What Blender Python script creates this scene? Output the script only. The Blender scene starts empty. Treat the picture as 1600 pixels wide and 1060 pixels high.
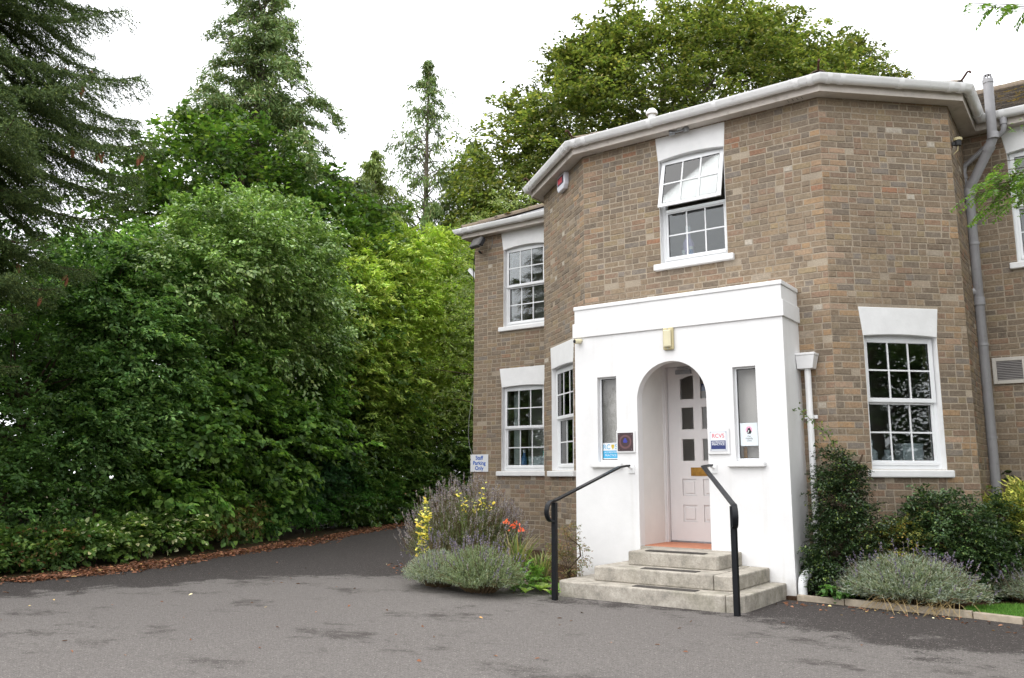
import bpy, bmesh, math, random
import numpy as np
from mathutils import Vector, Matrix

# ------------------------------------------------------------------ camera, sky, sun, exposure
SC = bpy.context.scene
COL = SC.collection
H_EYE = 1.25
HEAD = math.radians(35.81)
PITCH = math.atan(216 / 1298.9)
cam = bpy.data.cameras.new("camera")
cam.sensor_width = 36.0
cam.lens = 1298.9 / 1600 * 36.0
cam.clip_start = 0.05
cam.clip_end = 1500
co = bpy.data.objects.new("camera", cam)
COL.objects.link(co)
co.matrix_world = (Matrix.Translation((0, 0, H_EYE)) @ Matrix.Rotation(HEAD, 4, 'Z')
                   @ Matrix.Rotation(math.pi / 2 + PITCH, 4, 'X') @ Matrix.Rotation(0.003, 4, 'Z'))
SC.camera = co

SUN = Vector((-0.32, -0.46, 1.0)).normalized()
W = bpy.data.worlds.new("World")
SC.world = W
W.use_nodes = True
nt = W.node_tree
nt.nodes.clear()
sky = nt.nodes.new("ShaderNodeTexSky")
sky.sky_type = 'NISHITA'
sky.sun_disc = False
sky.sun_elevation = math.asin(SUN.z)
sky.sun_rotation = math.atan2(SUN.x, SUN.y)
sky.air_density = 1.0
sky.dust_density = 3.0
hs = nt.nodes.new("ShaderNodeHueSaturation")
hs.inputs["Saturation"].default_value = 0.12
mx = nt.nodes.new("ShaderNodeMixRGB")          # an even cloud deck over the clear sky
mx.inputs[0].default_value = 0.80
mx.inputs[2].default_value = (11.8, 12.0, 12.4, 1)
bg = nt.nodes.new("ShaderNodeBackground")
bg.inputs[1].default_value = 0.12
wo = nt.nodes.new("ShaderNodeOutputWorld")
nt.links.new(sky.outputs[0], hs.inputs["Color"])
nt.links.new(hs.outputs[0], mx.inputs[1])
nt.links.new(mx.outputs[0], bg.inputs[0])
nt.links.new(bg.outputs[0], wo.inputs[0])

sl = bpy.data.lights.new("sun", 'SUN')
sl.energy = 1.5
sl.angle = math.radians(85)
sl.color = (1.0, 0.97, 0.92)
so = bpy.data.objects.new("sun", sl)
COL.objects.link(so)
so.rotation_euler = SUN.to_track_quat('Z', 'Y').to_euler()

vs = SC.view_settings
vs.view_transform = 'Standard'
vs.look = 'None'
vs.exposure = 0.78
vs.gamma = 1.0
vs.use_curve_mapping = False
SC.cycles.max_bounces = 8
SC.cycles.diffuse_bounces = 6
SC.cycles.glossy_bounces = 3
SC.cycles.transmission_bounces = 4
SC.cycles.transparent_max_bounces = 10

rnd = random.Random(11)
RNG = np.random.default_rng(5)

# ------------------------------------------------------------------ materials
def srgb(r, g, b):
    f = lambda c: (c / 255 / 12.92) if c / 255 <= 0.04045 else ((c / 255 + 0.055) / 1.055) ** 2.4
    return (f(r), f(g), f(b))

class NT:
    def __init__(s, name):
        s.m = bpy.data.materials.new(name)
        s.m.use_nodes = True
        s.t = s.m.node_tree
        s.b = s.t.nodes["Principled BSDF"]
        s.out = s.t.nodes["Material Output"]
    def n(s, typ, **kw):
        x = s.t.nodes.new(typ)
        for k, v in kw.items():
            if k in x.inputs.keys():
                x.inputs[k].default_value = v
            else:
                setattr(x, k, v)
        return x
    def l(s, a, b):
        s.t.links.new(a, b)
    def coord(s, kind="Object"):
        return s.n("ShaderNodeTexCoord").outputs[kind]
    def noise(s, scale, detail=4, rough=0.6, vec=None):
        x = s.n("ShaderNodeTexNoise")
        x.inputs["Scale"].default_value = scale
        x.inputs["Detail"].default_value = detail
        x.inputs["Roughness"].default_value = rough
        s.l(vec if vec is not None else s.pos(), x.inputs["Vector"])
        return x.outputs["Fac"]
    def pos(s):
        if not hasattr(s, "_pos"):
            s._pos = s.n("ShaderNodeNewGeometry").outputs["Position"]
        return s._pos
    def ramp(s, fac, stops, interp='LINEAR'):
        r = s.n("ShaderNodeValToRGB")
        e = r.color_ramp.elements
        r.color_ramp.interpolation = interp
        while len(e) < len(stops):
            e.new(0.5)
        for el, (p, c) in zip(e, stops):
            el.position = p
            el.color = (*c, 1) if len(c) == 3 else c
        s.l(fac, r.inputs[0])
        return r.outputs[0]
    def mix(s, fac, a, b, mode='MIX'):
        m = s.n("ShaderNodeMixRGB", blend_type=mode)
        for i, v in ((0, fac), (1, a), (2, b)):
            if hasattr(v, "is_output"):
                s.l(v, m.inputs[i])
            elif i == 0:
                m.inputs[0].default_value = v
            else:
                m.inputs[i].default_value = (*v, 1)
        return m.outputs[0]
    def math(s, op, a, b=0.0):
        m = s.n("ShaderNodeMath", operation=op)
        for i, v in ((0, a), (1, b)):
            if hasattr(v, "is_output"):
                s.l(v, m.inputs[i])
            else:
                m.inputs[i].default_value = v
        return m.outputs[0]
    def bump(s, h, strength=0.3, dist=0.01):
        b = s.n("ShaderNodeBump")
        b.inputs["Strength"].default_value = strength
        b.inputs["Distance"].default_value = dist
        s.l(h, b.inputs["Height"])
        s.l(b.outputs[0], s.b.inputs["Normal"])
    gain = 1.0
    def base(s, c):
        if s.gain != 1.0:
            c = s.mix(1.0, c, (s.gain,) * 3, 'MULTIPLY')
        if hasattr(c, "is_output"):
            s.l(c, s.b.inputs["Base Color"])
        else:
            s.b.inputs["Base Color"].default_value = (*c, 1)
    def set(s, rough=0.6, spec=0.5, metal=0.0):
        s.b.inputs["Roughness"].default_value = rough
        s.b.inputs["Specular IOR Level"].default_value = spec
        s.b.inputs["Metallic"].default_value = metal
        return s

def plain(name, c, rough=0.5, spec=0.5, metal=0.0, var=0.12, scale=9.0, bump=0.0, dirt=None, bscale=None):
    m = NT(name).set(rough, spec, metal)
    f = m.noise(scale, 5, 0.65)
    lo = tuple(x * (1 - var) for x in c)
    hi = tuple(min(1, x * (1 + var)) for x in c)
    cc = m.ramp(f, [(0.3, lo), (0.7, hi)])
    if dirt:
        f2 = m.noise(dirt[1], 6, 0.7)
        cc = m.mix(m.ramp(f2, [(dirt[2], (0, 0, 0)), (dirt[2] + 0.2, (dirt[3],) * 3)]), cc, dirt[0])
    m.base(cc)
    if bump:
        m.bump(m.noise(bscale or scale * 8, 4, 0.6), bump, 0.004)
    return m.m

def brick_mat():
    m = NT("brick_clay").set(0.9, 0.2); m.gain = .86
    a = m.n("ShaderNodeAttribute", attribute_name="col").outputs["Color"]
    v = m.pos()
    f = m.noise(38, 5, 0.7, v)
    g = m.noise(170, 3, 0.6, v)
    c = m.mix(1.0, a, m.ramp(f, [(0.25, (0.62, 0.61, 0.60)), (0.75, (1.28, 1.26, 1.22))]), 'MULTIPLY')
    c = m.mix(m.ramp(g, [(0.60, (0, 0, 0)), (0.74, (0.5,) * 3)]), c, srgb(92, 82, 74))
    # mortar smeared over the arrises
    sm = m.noise(21, 6, 0.75, v)
    c = m.mix(m.ramp(sm, [(0.50, (0, 0, 0)), (0.66, (0.62,) * 3)]), c, srgb(158, 144, 126))
    # long weather streaks and lichen films over the whole wall
    big = m.noise(1.1, 5, 0.6, v)
    c = m.mix(m.ramp(big, [(0.45, (0, 0, 0)), (0.7, (0.22,) * 3)]), c, srgb(96, 86, 76))
    m.base(c)
    m.bump(m.math('ADD', f, g), 0.55, 0.006)
    return m.m

def mortar_mat():
    m = NT("lime_mortar").set(0.95, 0.1); m.gain = .86
    f = m.noise(60, 5, 0.7)
    b = m.noise(1.3, 4, 0.6)
    c = m.ramp(f, [(0.3, srgb(150, 138, 122)), (0.7, srgb(186, 173, 154))])
    m.base(m.mix(m.ramp(b, [(0.45, (0, 0, 0)), (0.7, (0.35,) * 3)]), c, srgb(110, 98, 86)))
    m.bump(f, 0.5, 0.004)
    return m.m

def hidden_brick_mat():
    m = NT("brickwork_coursed").set(0.92, 0.2)
    t = m.n("ShaderNodeTexBrick")
    mp = m.n("ShaderNodeMapping")
    mp.inputs["Rotation"].default_value = (math.pi / 2, 0, math.pi / 2)
    m.l(m.pos(), mp.inputs["Vector"])
    m.l(mp.outputs[0], t.inputs["Vector"])
    t.inputs["Color1"].default_value = (*srgb(150, 130, 108), 1)
    t.inputs["Color2"].default_value = (*srgb(128, 112, 98), 1)
    t.inputs["Mortar"].default_value = (*srgb(160, 146, 126), 1)
    t.inputs["Scale"].default_value = 1.0
    t.inputs["Brick Width"].default_value = 0.225
    t.inputs["Row Height"].default_value = 0.075
    t.inputs["Mortar Size"].default_value = 0.006
    m.base(t.outputs[0])
    return m.m

def tarmac_mat():
    m = NT("tarmac").set(0.9, 0.2); m.gain = .86
    p = m.pos()
    grit = m.noise(95, 2, 0.8)
    fine = m.noise(48, 4, 0.85)
    mid = m.noise(16, 5, 0.75)
    sx = m.n("ShaderNodeSeparateXYZ")
    m.l(p, sx.inputs[0])
    # the worn pale apron of the forecourt against the darker drive and the strip along the house:
    # distance (m) from the line of the old joint, roughened by noise
    wob = m.noise(0.5, 5, 0.62)
    wob2 = m.noise(2.2, 6, 0.72)
    k = m.math('ADD', m.math('MULTIPLY', m.math('SUBTRACT', wob, 0.5), 2.8), m.math('MULTIPLY', m.math('SUBTRACT', wob2, 0.5), 2.5))
    k = m.math('ADD', k, m.math('MULTIPLY', m.math('SUBTRACT', fine, 0.5), 1.2))
    d1 = m.math('ADD', m.math('MULTIPLY', sx.outputs[0], 0.86), m.math('MULTIPLY', sx.outputs[1], -0.50))
    d1 = m.math('ADD', d1, 10.6)
    d2 = m.math('ADD', m.math('MULTIPLY', sx.outputs[1], -0.985), m.math('MULTIPLY', sx.outputs[0], -0.17))
    d2 = m.math('ADD', d2, 6.75)
    dd = m.math('MINIMUM', d1, d2)
    dd = m.math('ADD', dd, k)
    worn = m.ramp(m.math('ADD', m.math('MULTIPLY', dd, 0.8), 0.5), [(0.32, (0, 0, 0)), (0.56, (1, 1, 1))])
    # damp patches left in the hollows, stretched along the drive
    mp = m.n("ShaderNodeMapping")
    mp.inputs["Rotation"].default_value = (0, 0, math.radians(-34))
    mp.inputs["Scale"].default_value = (0.85, 1.15, 1)
    m.l(p, mp.inputs["Vector"])
    pat = m.noise(0.95, 12, 0.78, mp.outputs[0])
    pat = m.math('ADD', pat, m.math('MULTIPLY', m.math('SUBTRACT', fine, 0.5), 0.30))
    patm = m.ramp(pat, [(0.55, (0, 0, 0)), (0.625, (1, 1, 1))])
    dark = m.ramp(mid, [(0.3, srgb(66, 62, 61)), (0.7, srgb(86, 81, 79))])
    light = m.ramp(mid, [(0.3, srgb(113, 109, 106)), (0.7, srgb(135, 130, 127))])
    broad = m.noise(0.35, 4, 0.6)
    light = m.mix(m.ramp(broad, [(0.4, (0, 0, 0)), (0.65, (0.4,) * 3)]), light, srgb(116, 111, 109))
    damp = m.math('MULTIPLY', patm, 0.85)
    c = m.mix(damp, light, srgb(78, 73, 71))
    c = m.mix(worn, dark, c)
    sp = m.ramp(fine, [(0.28, (0.60, 0.59, 0.58)), (0.5, (1, 1, 1)), (0.72, (1.42, 1.40, 1.37))])
    c = m.mix(1.0, c, sp, 'MULTIPLY')
    sp = m.ramp(grit, [(0.28, (0.55, 0.55, 0.55)), (0.5, (1, 1, 1)), (0.72, (1.5, 1.48, 1.45))])
    c = m.mix(1.0, c, sp, 'MULTIPLY')
    st = m.n("ShaderNodeTexVoronoi", Scale=34.0)
    m.l(p, st.inputs["Vector"])
    c = m.mix(m.ramp(st.outputs["Distance"], [(0.09, (0.8,) * 3), (0.17, (0, 0, 0))]), c, srgb(196, 190, 182))
    m.base(c)
    m.bump(m.math('ADD', fine, grit), 0.9, 0.015)
    return m.m

def stone_mat():
    m = NT("step_stone").set(0.85, 0.25); m.gain = .92
    f = m.noise(7, 6, 0.7)
    g = m.noise(60, 4, 0.7)
    c = m.ramp(f, [(0.3, srgb(132, 128, 120)), (0.5, srgb(170, 163, 152)), (0.72, srgb(196, 189, 178))])
    c = m.mix(1.0, c, m.ramp(g, [(0.3, (0.78,) * 3), (0.7, (1.15,) * 3)]), 'MULTIPLY')
    al = m.noise(2.4, 5, 0.65)
    c = m.mix(m.ramp(al, [(0.5, (0, 0, 0)), (0.7, (0.4,) * 3)]), c, srgb(122, 120, 98))
    li = m.noise(33, 4, 0.6)
    c = m.mix(m.ramp(li, [(0.68, (0, 0, 0)), (0.72, (0.5,) * 3)]), c, srgb(214, 208, 194))
    m.base(c)
    m.bump(m.math('ADD', f, g), 0.5, 0.008)
    return m.m

def roof_mat():
    m = NT("roof_tile_mossy").set(0.9, 0.2)
    a = m.n("ShaderNodeAttribute", attribute_name="col").outputs["Color"]
    f = m.noise(40, 4, 0.7)
    c = m.mix(1.0, a, m.ramp(f, [(0.3, (0.75,) * 3), (0.7, (1.2,) * 3)]), 'MULTIPLY')
    g = m.noise(5.0, 6, 0.7)
    c = m.mix(m.ramp(g, [(0.52, (0, 0, 0)), (0.6, (0.85,) * 3)]), c, m.ramp(f, [(0.3, srgb(104, 88, 40)), (0.7, srgb(160, 136, 62))]))
    m.base(c)
    m.bump(m.math('ADD', f, g), 0.7, 0.02)
    return m.m

def glass_mat(name="window_glass", refl=1.7, tint=(0.90, 0.93, 0.93)):
    m = NT(name)
    tr = m.n("ShaderNodeBsdfTransparent", Color=(*tint, 1))
    gl = m.n("ShaderNodeBsdfGlossy", Roughness=0.01)
    fr = m.n("ShaderNodeFresnel", IOR=1.5)
    ms = m.n("ShaderNodeMixShader")
    f = m.n("ShaderNodeMath", operation='MULTIPLY', use_clamp=True)
    f.inputs[1].default_value = refl
    m.l(fr.outputs[0], f.inputs[0])
    m.l(f.outputs[0], ms.inputs[0])
    m.l(tr.outputs[0], ms.inputs[1])
    m.l(gl.outputs[0], ms.inputs[2])
    m.l(ms.outputs[0], m.out.inputs[0])
    return m.m

def leaf_mat(name, rough=0.5, spec=0.35, trans=0.42):
    m = NT(name).set(rough, spec)
    a = m.n("ShaderNodeAttribute", attribute_name="col").outputs["Color"]
    m.base(a)
    tl = m.n("ShaderNodeBsdfTranslucent")
    m.l(m.mix(1.0, a, (1.25, 1.35, 0.7), 'MULTIPLY'), tl.inputs[0])
    ms = m.n("ShaderNodeMixShader")
    ms.inputs[0].default_value = trans
    m.l(m.b.outputs[0], ms.inputs[1])
    m.l(tl.outputs[0], ms.inputs[2])
    m.l(ms.outputs[0], m.out.inputs[0])
    return m.m

def soil_mat(name, a, b, sc=25):
    m = NT(name).set(0.95, 0.1)
    f = m.noise(sc, 6, 0.75)
    m.base(m.ramp(f, [(0.3, a), (0.7, b)]))
    m.bump(f, 0.9, 0.03)
    return m.m

def paint_wall_mat():
    m = NT("white_masonry_paint").set(0.62, 0.3)
    f = m.noise(3.0, 6, 0.65)
    c = m.ramp(f, [(0.3, (0.70, 0.695, 0.695)), (0.7, (0.76, 0.755, 0.755))])
    sx = m.n("ShaderNodeSeparateXYZ")
    m.l(m.pos(), sx.inputs[0])
    # splash dirt near the ground
    sp = m.math('SUBTRACT', m.math('MULTIPLY', m.noise(9, 6, 0.75), 0.5), sx.outputs[2])
    c = m.mix(m.ramp(sp, [(0.02, (0, 0, 0)), (0.25, (0.45,) * 3)]), c, srgb(150, 140, 116))
    mp = m.n("ShaderNodeMapping")
    mp.inputs["Scale"].default_value = (9, 9, 0.55)
    m.l(m.pos(), mp.inputs["Vector"])
    stv = m.noise(1.0, 5, 0.65, mp.outputs[0])
    c = m.mix(m.ramp(stv, [(0.56, (0, 0, 0)), (0.74, (0.16,) * 3)]), c, srgb(186, 182, 172))
    g = m.noise(24, 5, 0.7)
    c = m.mix(m.ramp(g, [(0.70, (0, 0, 0)), (0.78, (0.3,) * 3)]), c, srgb(190, 186, 176))
    m.base(c)
    m.bump(m.math('ADD', m.noise(11, 4, 0.6), m.math('MULTIPLY', m.noise(120, 3, 0.6), 0.4)), 0.25, 0.008)
    return m.m

M = {
    'brick': brick_mat(), 'mortar': mortar_mat(), 'brick_far': hidden_brick_mat(), 'tarmac': tarmac_mat(), 'stone': stone_mat(), 'tile': roof_mat(),
    'glass': glass_mat(), 'side_glass': glass_mat('side_light_glass', 0.7, (.985, .985, .98)),
    'wall_paint': paint_wall_mat(),
    'lintel': plain('white_lintel_paint', (0.72, 0.72, 0.72), 0.55, 0.35, var=0.05, scale=6, bump=0.25, bscale=30, dirt=(srgb(170, 165, 155), 14, 0.62, 0.5)),
    'pvc': plain('white_window_plastic', (0.72, 0.73, 0.74), 0.32, 0.45, var=0.03, scale=4, dirt=(srgb(165, 160, 148), 9, 0.66, 0.35)),
    'gutter': plain('white_gutter_plastic', (0.77, 0.765, 0.765), 0.34, 0.5, var=0.06, scale=3, dirt=(srgb(150, 142, 130), 7, 0.6, 0.5)),
    'soffit': plain('weathered_soffit_paint', srgb(194, 186, 178), 0.6, 0.3, var=0.10, scale=5, dirt=(srgb(130, 116, 104), 6, 0.55, 0.7)),
    'grey_pipe': plain('grey_pipe_plastic', srgb(148, 147, 150), 0.42, 0.45, var=0.08, scale=6, dirt=(srgb(112, 108, 102), 8, 0.58, 0.5)),
    'black': plain('black_gloss_paint', (0.007, 0.008, 0.010), 0.42, 0.22, var=0.3, scale=20, bump=0.1, bscale=60),
    'door': plain('white_door_paint', (0.66, 0.64, 0.64), 0.38, 0.45, var=0.03, scale=5),
    'plaster': plain('pale_lobby_plaster', (0.72, 0.705, 0.68), 0.8, 0.2, var=0.04, scale=3),
    'room': plain('room_wall_paint', (0.66, 0.62, 0.56), 0.9, 0.1, var=0.06, scale=2),
    'terracotta': plain('terracotta_floor', srgb(190, 128, 100), 0.7, 0.3, var=0.12, scale=12),
    'brass': plain('aged_brass', srgb(150, 112, 52), 0.38, 0.5, metal=0.8, var=0.2, scale=30),
    'steel': plain('brushed_steel', srgb(150, 152, 156), 0.4, 0.5, metal=0.7, var=0.1, scale=30),
    'seal': plain('black_window_seal', (0.02, 0.02, 0.022), 0.6, 0.3),
    'cream': plain('yellowed_lamp_plastic', srgb(186, 174, 134), 0.4, 0.45, var=0.06, scale=10, dirt=(srgb(150, 130, 84), 20, 0.6, 0.5)),
    'cream_lens': plain('ribbed_lamp_lens', srgb(204, 196, 164), 0.3, 0.5, var=0.05, scale=10),
    'grey_case': plain('grey_lamp_case', srgb(88, 86, 84), 0.5, 0.4, var=0.1),
    'dark_case': plain('dark_lamp_case', srgb(40, 40, 42), 0.5, 0.4, var=0.1),
    'alarm': plain('white_alarm_plastic', (0.72, 0.73, 0.80), 0.35, 0.45, var=0.04),
    'alarm_label': plain('alarm_label', srgb(60, 40, 60), 0.4, 0.4),
    'alarm_red': plain('alarm_red', srgb(196, 70, 84), 0.4, 0.4),
    'sign': plain('sign_white', (0.70, 0.71, 0.73), 0.3, 0.5, var=0.02),
    'blue_ink': plain('blue_ink', srgb(40, 92, 178), 0.4, 0.4, var=0.02),
    'navy': plain('navy_print', srgb(34, 48, 104), 0.35, 0.5, var=0.03),
    'red_ink': plain('red_ink', srgb(206, 60, 80), 0.4, 0.4, var=0.02),
    'cyan': plain('cyan_print', srgb(52, 160, 204), 0.35, 0.45, var=0.03),
    'gold': plain('gold_print', srgb(196, 170, 60), 0.4, 0.4, var=0.05),
    'pink': plain('pink_print', srgb(236, 170, 196), 0.4, 0.4, var=0.03),
    'ink': plain('black_ink', srgb(30, 28, 32), 0.4, 0.4, var=0.03),
    'maroon': plain('maroon_plaque', srgb(62, 42, 46), 0.35, 0.5, var=0.15, scale=25),
    'plaque_blue': plain('plaque_blue', srgb(58, 62, 150), 0.4, 0.4, var=0.1),
    'plaque_ring': plain('plaque_ring', srgb(104, 74, 76), 0.4, 0.4, var=0.1),
    'plaque_grey': plain('plaque_grey', srgb(204, 206, 212), 0.35, 0.5, var=0.03),
    'grip': plain('black_grip_tread', srgb(84, 80, 77), 0.9, 0.2, var=0.3, scale=60, bump=0.6, bscale=220),
    'kerb': plain('concrete_kerb', srgb(164, 152, 136), 0.9, 0.2, var=0.16, scale=14, bump=0.5, bscale=70, dirt=(srgb(104, 98, 78), 5, 0.55, 0.6)),
    'soil': soil_mat('bed_soil', srgb(48, 36, 28), srgb(86, 66, 50)),
    'ground': soil_mat('woodland_ground', srgb(44, 38, 26), srgb(78, 66, 44), 6),
    'bark': soil_mat('bark', srgb(58, 48, 40), srgb(98, 84, 70), 14),
    'grey_bark': soil_mat('grey_bark', srgb(92, 84, 76), srgb(140, 130, 118), 12),
    'louvre': plain('vent_louvre', srgb(140, 136, 134), 0.6, 0.3, var=0.06),
    'vent_frame': plain('vent_frame', srgb(190, 184, 176), 0.6, 0.3, var=0.08),
    'lead': plain('lead_flashing', srgb(110, 110, 112), 0.6, 0.4, var=0.12),
    'ridge': plain('ridge_clay', srgb(118, 106, 94), 0.85, 0.2, var=0.3, scale=18, bump=0.5, bscale=70, dirt=(srgb(120, 112, 60), 8, 0.52, 0.8)),
    'iron': plain('rusty_iron', srgb(70, 44, 34), 0.8, 0.3, var=0.3, scale=40),
    'box_white': plain('white_card', srgb(214, 222, 226), 0.7, 0.3, var=0.04),
    'box_green': plain('green_card', srgb(120, 200, 186), 0.6, 0.3, var=0.05),
    'box_blue': plain('blue_plastic', srgb(90, 140, 200), 0.4, 0.4, var=0.05),
    'lilac': plain('lilac_plastic', srgb(190, 180, 226), 0.4, 0.4, var=0.05),
    'curtain': plain('pale_blind_fabric', srgb(196, 200, 196), 0.9, 0.1, var=0.06, scale=4),
    'cable': plain('grey_cable', srgb(120, 120, 118), 0.6, 0.3),
    'leaf': leaf_mat('leaf_broad'), 'leaf_gloss': leaf_mat('leaf_glossy', 0.32, 0.5, 0.22),
    'needle': leaf_mat('conifer_needles', 0.6, 0.25, 0.15), 'petal': leaf_mat('petals', 0.6, 0.2, 0.35),
    'litter': leaf_mat('dead_leaves', 0.8, 0.15, 0.1), 'cone': plain('spruce_cone', srgb(150, 100, 74), 0.75, 0.25, var=0.25, scale=60),
    'grass': leaf_mat('lawn_grass', 0.55, 0.3, 0.3),
    'stem': plain('woody_stem', srgb(92, 76, 56), 0.85, 0.2, var=0.2, scale=20),
    'green_stem': plain('green_stem', srgb(92, 104, 58), 0.7, 0.2, var=0.2, scale=20),
}

# ------------------------------------------------------------------ helpers
def link(o, parent=None):
    COL.objects.link(o)
    if parent is not None:
        o.parent = parent
    return o

def tag(o, label=None, cat=None, group=None, kind=None):
    if label: o["label"] = label
    if cat: o["category"] = cat
    if group: o["group"] = group
    if kind: o["kind"] = kind
    return o

def empty(name, loc=(0, 0, 0)):
    o = bpy.data.objects.new(name, None)
    o.empty_display_size = 0.1
    COL.objects.link(o)
    o.location = loc
    return o

def rel(parent):
    """world location of a parent that may itself be a child"""
    v = Vector((0, 0, 0))
    while parent is not None:
        v += Vector(parent.location)
        parent = parent.parent
    return v

class Fr:
    """a wall frame: s along the wall, z up, d out of the wall"""
    def __init__(f, o, u):
        f.o = np.array([o[0], o[1], 0.0]); u = np.array([u[0], u[1], 0.0]); f.u = u / np.linalg.norm(u)
        f.n = np.array([f.u[1], -f.u[0], 0.0])
    def P(f, s, z, d=0.0):
        p = f.o + f.u * s + f.n * d
        return (p[0], p[1], p[2] + z)

class TiltFr:
    """the same frame swung about a horizontal hinge at (zh, dh): bottom moves outwards"""
    def __init__(f, base, zh, dh, ang):
        f.b = base; f.zh = zh; f.dh = dh; f.c = math.cos(ang); f.s = math.sin(ang)
        f.o = base.o; f.u = base.u; f.n = base.n
    def P(f, s, z, d=0.0):
        dz, dd = z - f.zh, d - f.dh
        return f.b.P(s, f.zh + dz * f.c + dd * f.s, f.dh + dd * f.c - dz * f.s)

WORLD = Fr((0, 0), (1, 0))        # s = X, d = -Y

class MB:
    def __init__(s):
        s.v = []; s.f = []; s.c = []
    def add(s, vs, fs, col=None):
        k = len(s.v)
        s.v += [tuple(map(float, p)) for p in vs]
        s.f += [tuple(i + k for i in f) for f in fs]
        if col is not None:
            s.c += [col] * len(vs)
        return s
    BOXF = [(0, 1, 2, 3), (7, 6, 5, 4), (0, 4, 5, 1), (1, 5, 6, 2), (2, 6, 7, 3), (3, 7, 4, 0)]
    def obox(s, fr, s0, s1, z0, z1, d0, d1, col=None):
        P = fr.P
        vs = [P(s0, z0, d1), P(s1, z0, d1), P(s1, z1, d1), P(s0, z1, d1), P(s0, z0, d0), P(s1, z0, d0), P(s1, z1, d0), P(s0, z1, d0)]
        return s.add(vs, MB.BOXF, col)
    def box(s, x0, x1, y0, y1, z0, z1, col=None):
        return s.obox(WORLD, x0, x1, z0, z1, -y1, -y0, col)
    def prism(s, fr, poly, d0, d1, col=None):
        """polygon in (s,z) extruded from d0 (back) to d1 (front)"""
        n = len(poly)
        vs = [fr.P(a, b, d1) for a, b in poly] + [fr.P(a, b, d0) for a, b in poly]
        fs = [tuple(range(n)), tuple(range(2 * n - 1, n - 1, -1))]
        for i in range(n):
            j = (i + 1) % n
            fs.append((i, i + n, j + n, j))
        return s.add(vs, fs, col)
    def slab(s, poly, z0, z1, col=None):
        n = len(poly)
        vs = [(x, y, z1) for x, y in poly] + [(x, y, z0) for x, y in poly]
        fs = [tuple(range(n)), tuple(range(2 * n - 1, n - 1, -1))]
        for i in range(n):
            j = (i + 1) % n
            fs.append((i, i + n, j + n, j))
        return s.add(vs, fs, col)
    def tube(s, pts, r, seg=8, caps=True, col=None, squash=None):
        pts = [Vector(p) for p in pts]
        rs = r if hasattr(r, '__len__') else [r] * len(pts)
        n = len(pts)
        up = Vector((0, 0, 1))
        vs = []
        t0 = (pts[1] - pts[0]).normalized()
        a = t0.cross(up)
        if a.length < 0.05:
            a = t0.cross(Vector((1, 0, 0)))
        a.normalize()
        for i in range(n):
            ta = (pts[min(i + 1, n - 1)] - pts[i]); tb = (pts[i] - pts[max(i - 1, 0)])
            if ta.length > 0: ta.normalize()
            if tb.length > 0: tb.normalize()
            t = (ta + tb)
            t = t.normalized() if t.length > 1e-6 else t0
            a = (a - t * a.dot(t))
            a = a.normalized() if a.length > 1e-6 else t.orthogonal().normalized()
            b = t.cross(a)
            k = 1.0
            if 0 < i < n - 1:
                k = 1 / max(0.5, math.sqrt(max(0.05, (1 + ta.dot(tb)) / 2)))
            for j in range(seg):
                g = 2 * math.pi * j / seg
                vs.append(pts[i] + (a * math.cos(g) + b * math.sin(g)) * rs[i])
        fs = []
        for i in range(n - 1):
            for j in range(seg):
                k2 = (j + 1) % seg
                fs.append((i * seg + j, i * seg + k2, (i + 1) * seg + k2, (i + 1) * seg + j))
        if caps:
            fs.append(tuple(range(seg - 1, -1, -1)))
            fs.append(tuple(range((n - 1) * seg, n * seg)))
        return s.add(vs, fs, col)
    def lathe(s, c, prof, seg=16, col=None):
        """profile of (radius, z) turned about the vertical through c"""
        vs = []
        for r, z in prof:
            for j in range(seg):
                g = 2 * math.pi * j / seg
                vs.append((c[0] + r * math.cos(g), c[1] + r * math.sin(g), c[2] + z))
        fs = []
        for i in range(len(prof) - 1):
            for j in range(seg):
                k2 = (j + 1) % seg
                fs.append((i * seg + j, i * seg + k2, (i + 1) * seg + k2, (i + 1) * seg + j))
        fs.append(tuple(range(seg - 1, -1, -1)))
        fs.append(tuple(range((len(prof) - 1) * seg, len(prof) * seg)))
        return s.add(vs, fs, col)
    def mesh(s, name, off=(0, 0, 0), smooth=0):
        me = bpy.data.meshes.new(name)
        me.from_pydata([(x - off[0], y - off[1], z - off[2]) for x, y, z in s.v], [], s.f)
        if s.c and len(s.c) == len(s.v):
            at = me.color_attributes.new("col", 'FLOAT_COLOR', 'POINT')
            at.data.foreach_set("color", np.array([(*c, 1.0) for c in s.c], dtype=np.float32).ravel())
        me.validate()
        me.update()
        if smooth:
            me.polygons.foreach_set("use_smooth", [True] * len(me.polygons))
            me.set_sharp_from_angle(angle=math.radians(smooth))
        return me
    def build(s, name, mat, parent=None, smooth=0, bevel=0, kind=None, normals=True):
        off = rel(parent)
        me = s.mesh(name, off, smooth)
        if normals:
            bm = bmesh.new(); bm.from_mesh(me)
            bmesh.ops.recalc_face_normals(bm, faces=bm.faces)
            bm.to_mesh(me); bm.free()
        me.materials.append(mat)
        o = bpy.data.objects.new(name, me)
        link(o, parent)
        if bevel:
            b = o.modifiers.new("bevel", 'BEVEL')
            b.width = bevel; b.segments = 2; b.limit_method = 'ANGLE'; b.angle_limit = math.radians(40)
        if kind:
            o["kind"] = kind
        return o

def at(px, depth, z=0.0):
    """a place on the ground 'depth' metres ahead along a sight line of the survey"""
    k = (px - 800) / 1318.0 * depth
    f = np.array([-math.sin(HEAD), math.cos(HEAD)]); r = np.array([math.cos(HEAD), math.sin(HEAD)])
    p = f * depth + r * k
    return np.array([p[0], p[1], z])

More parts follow.
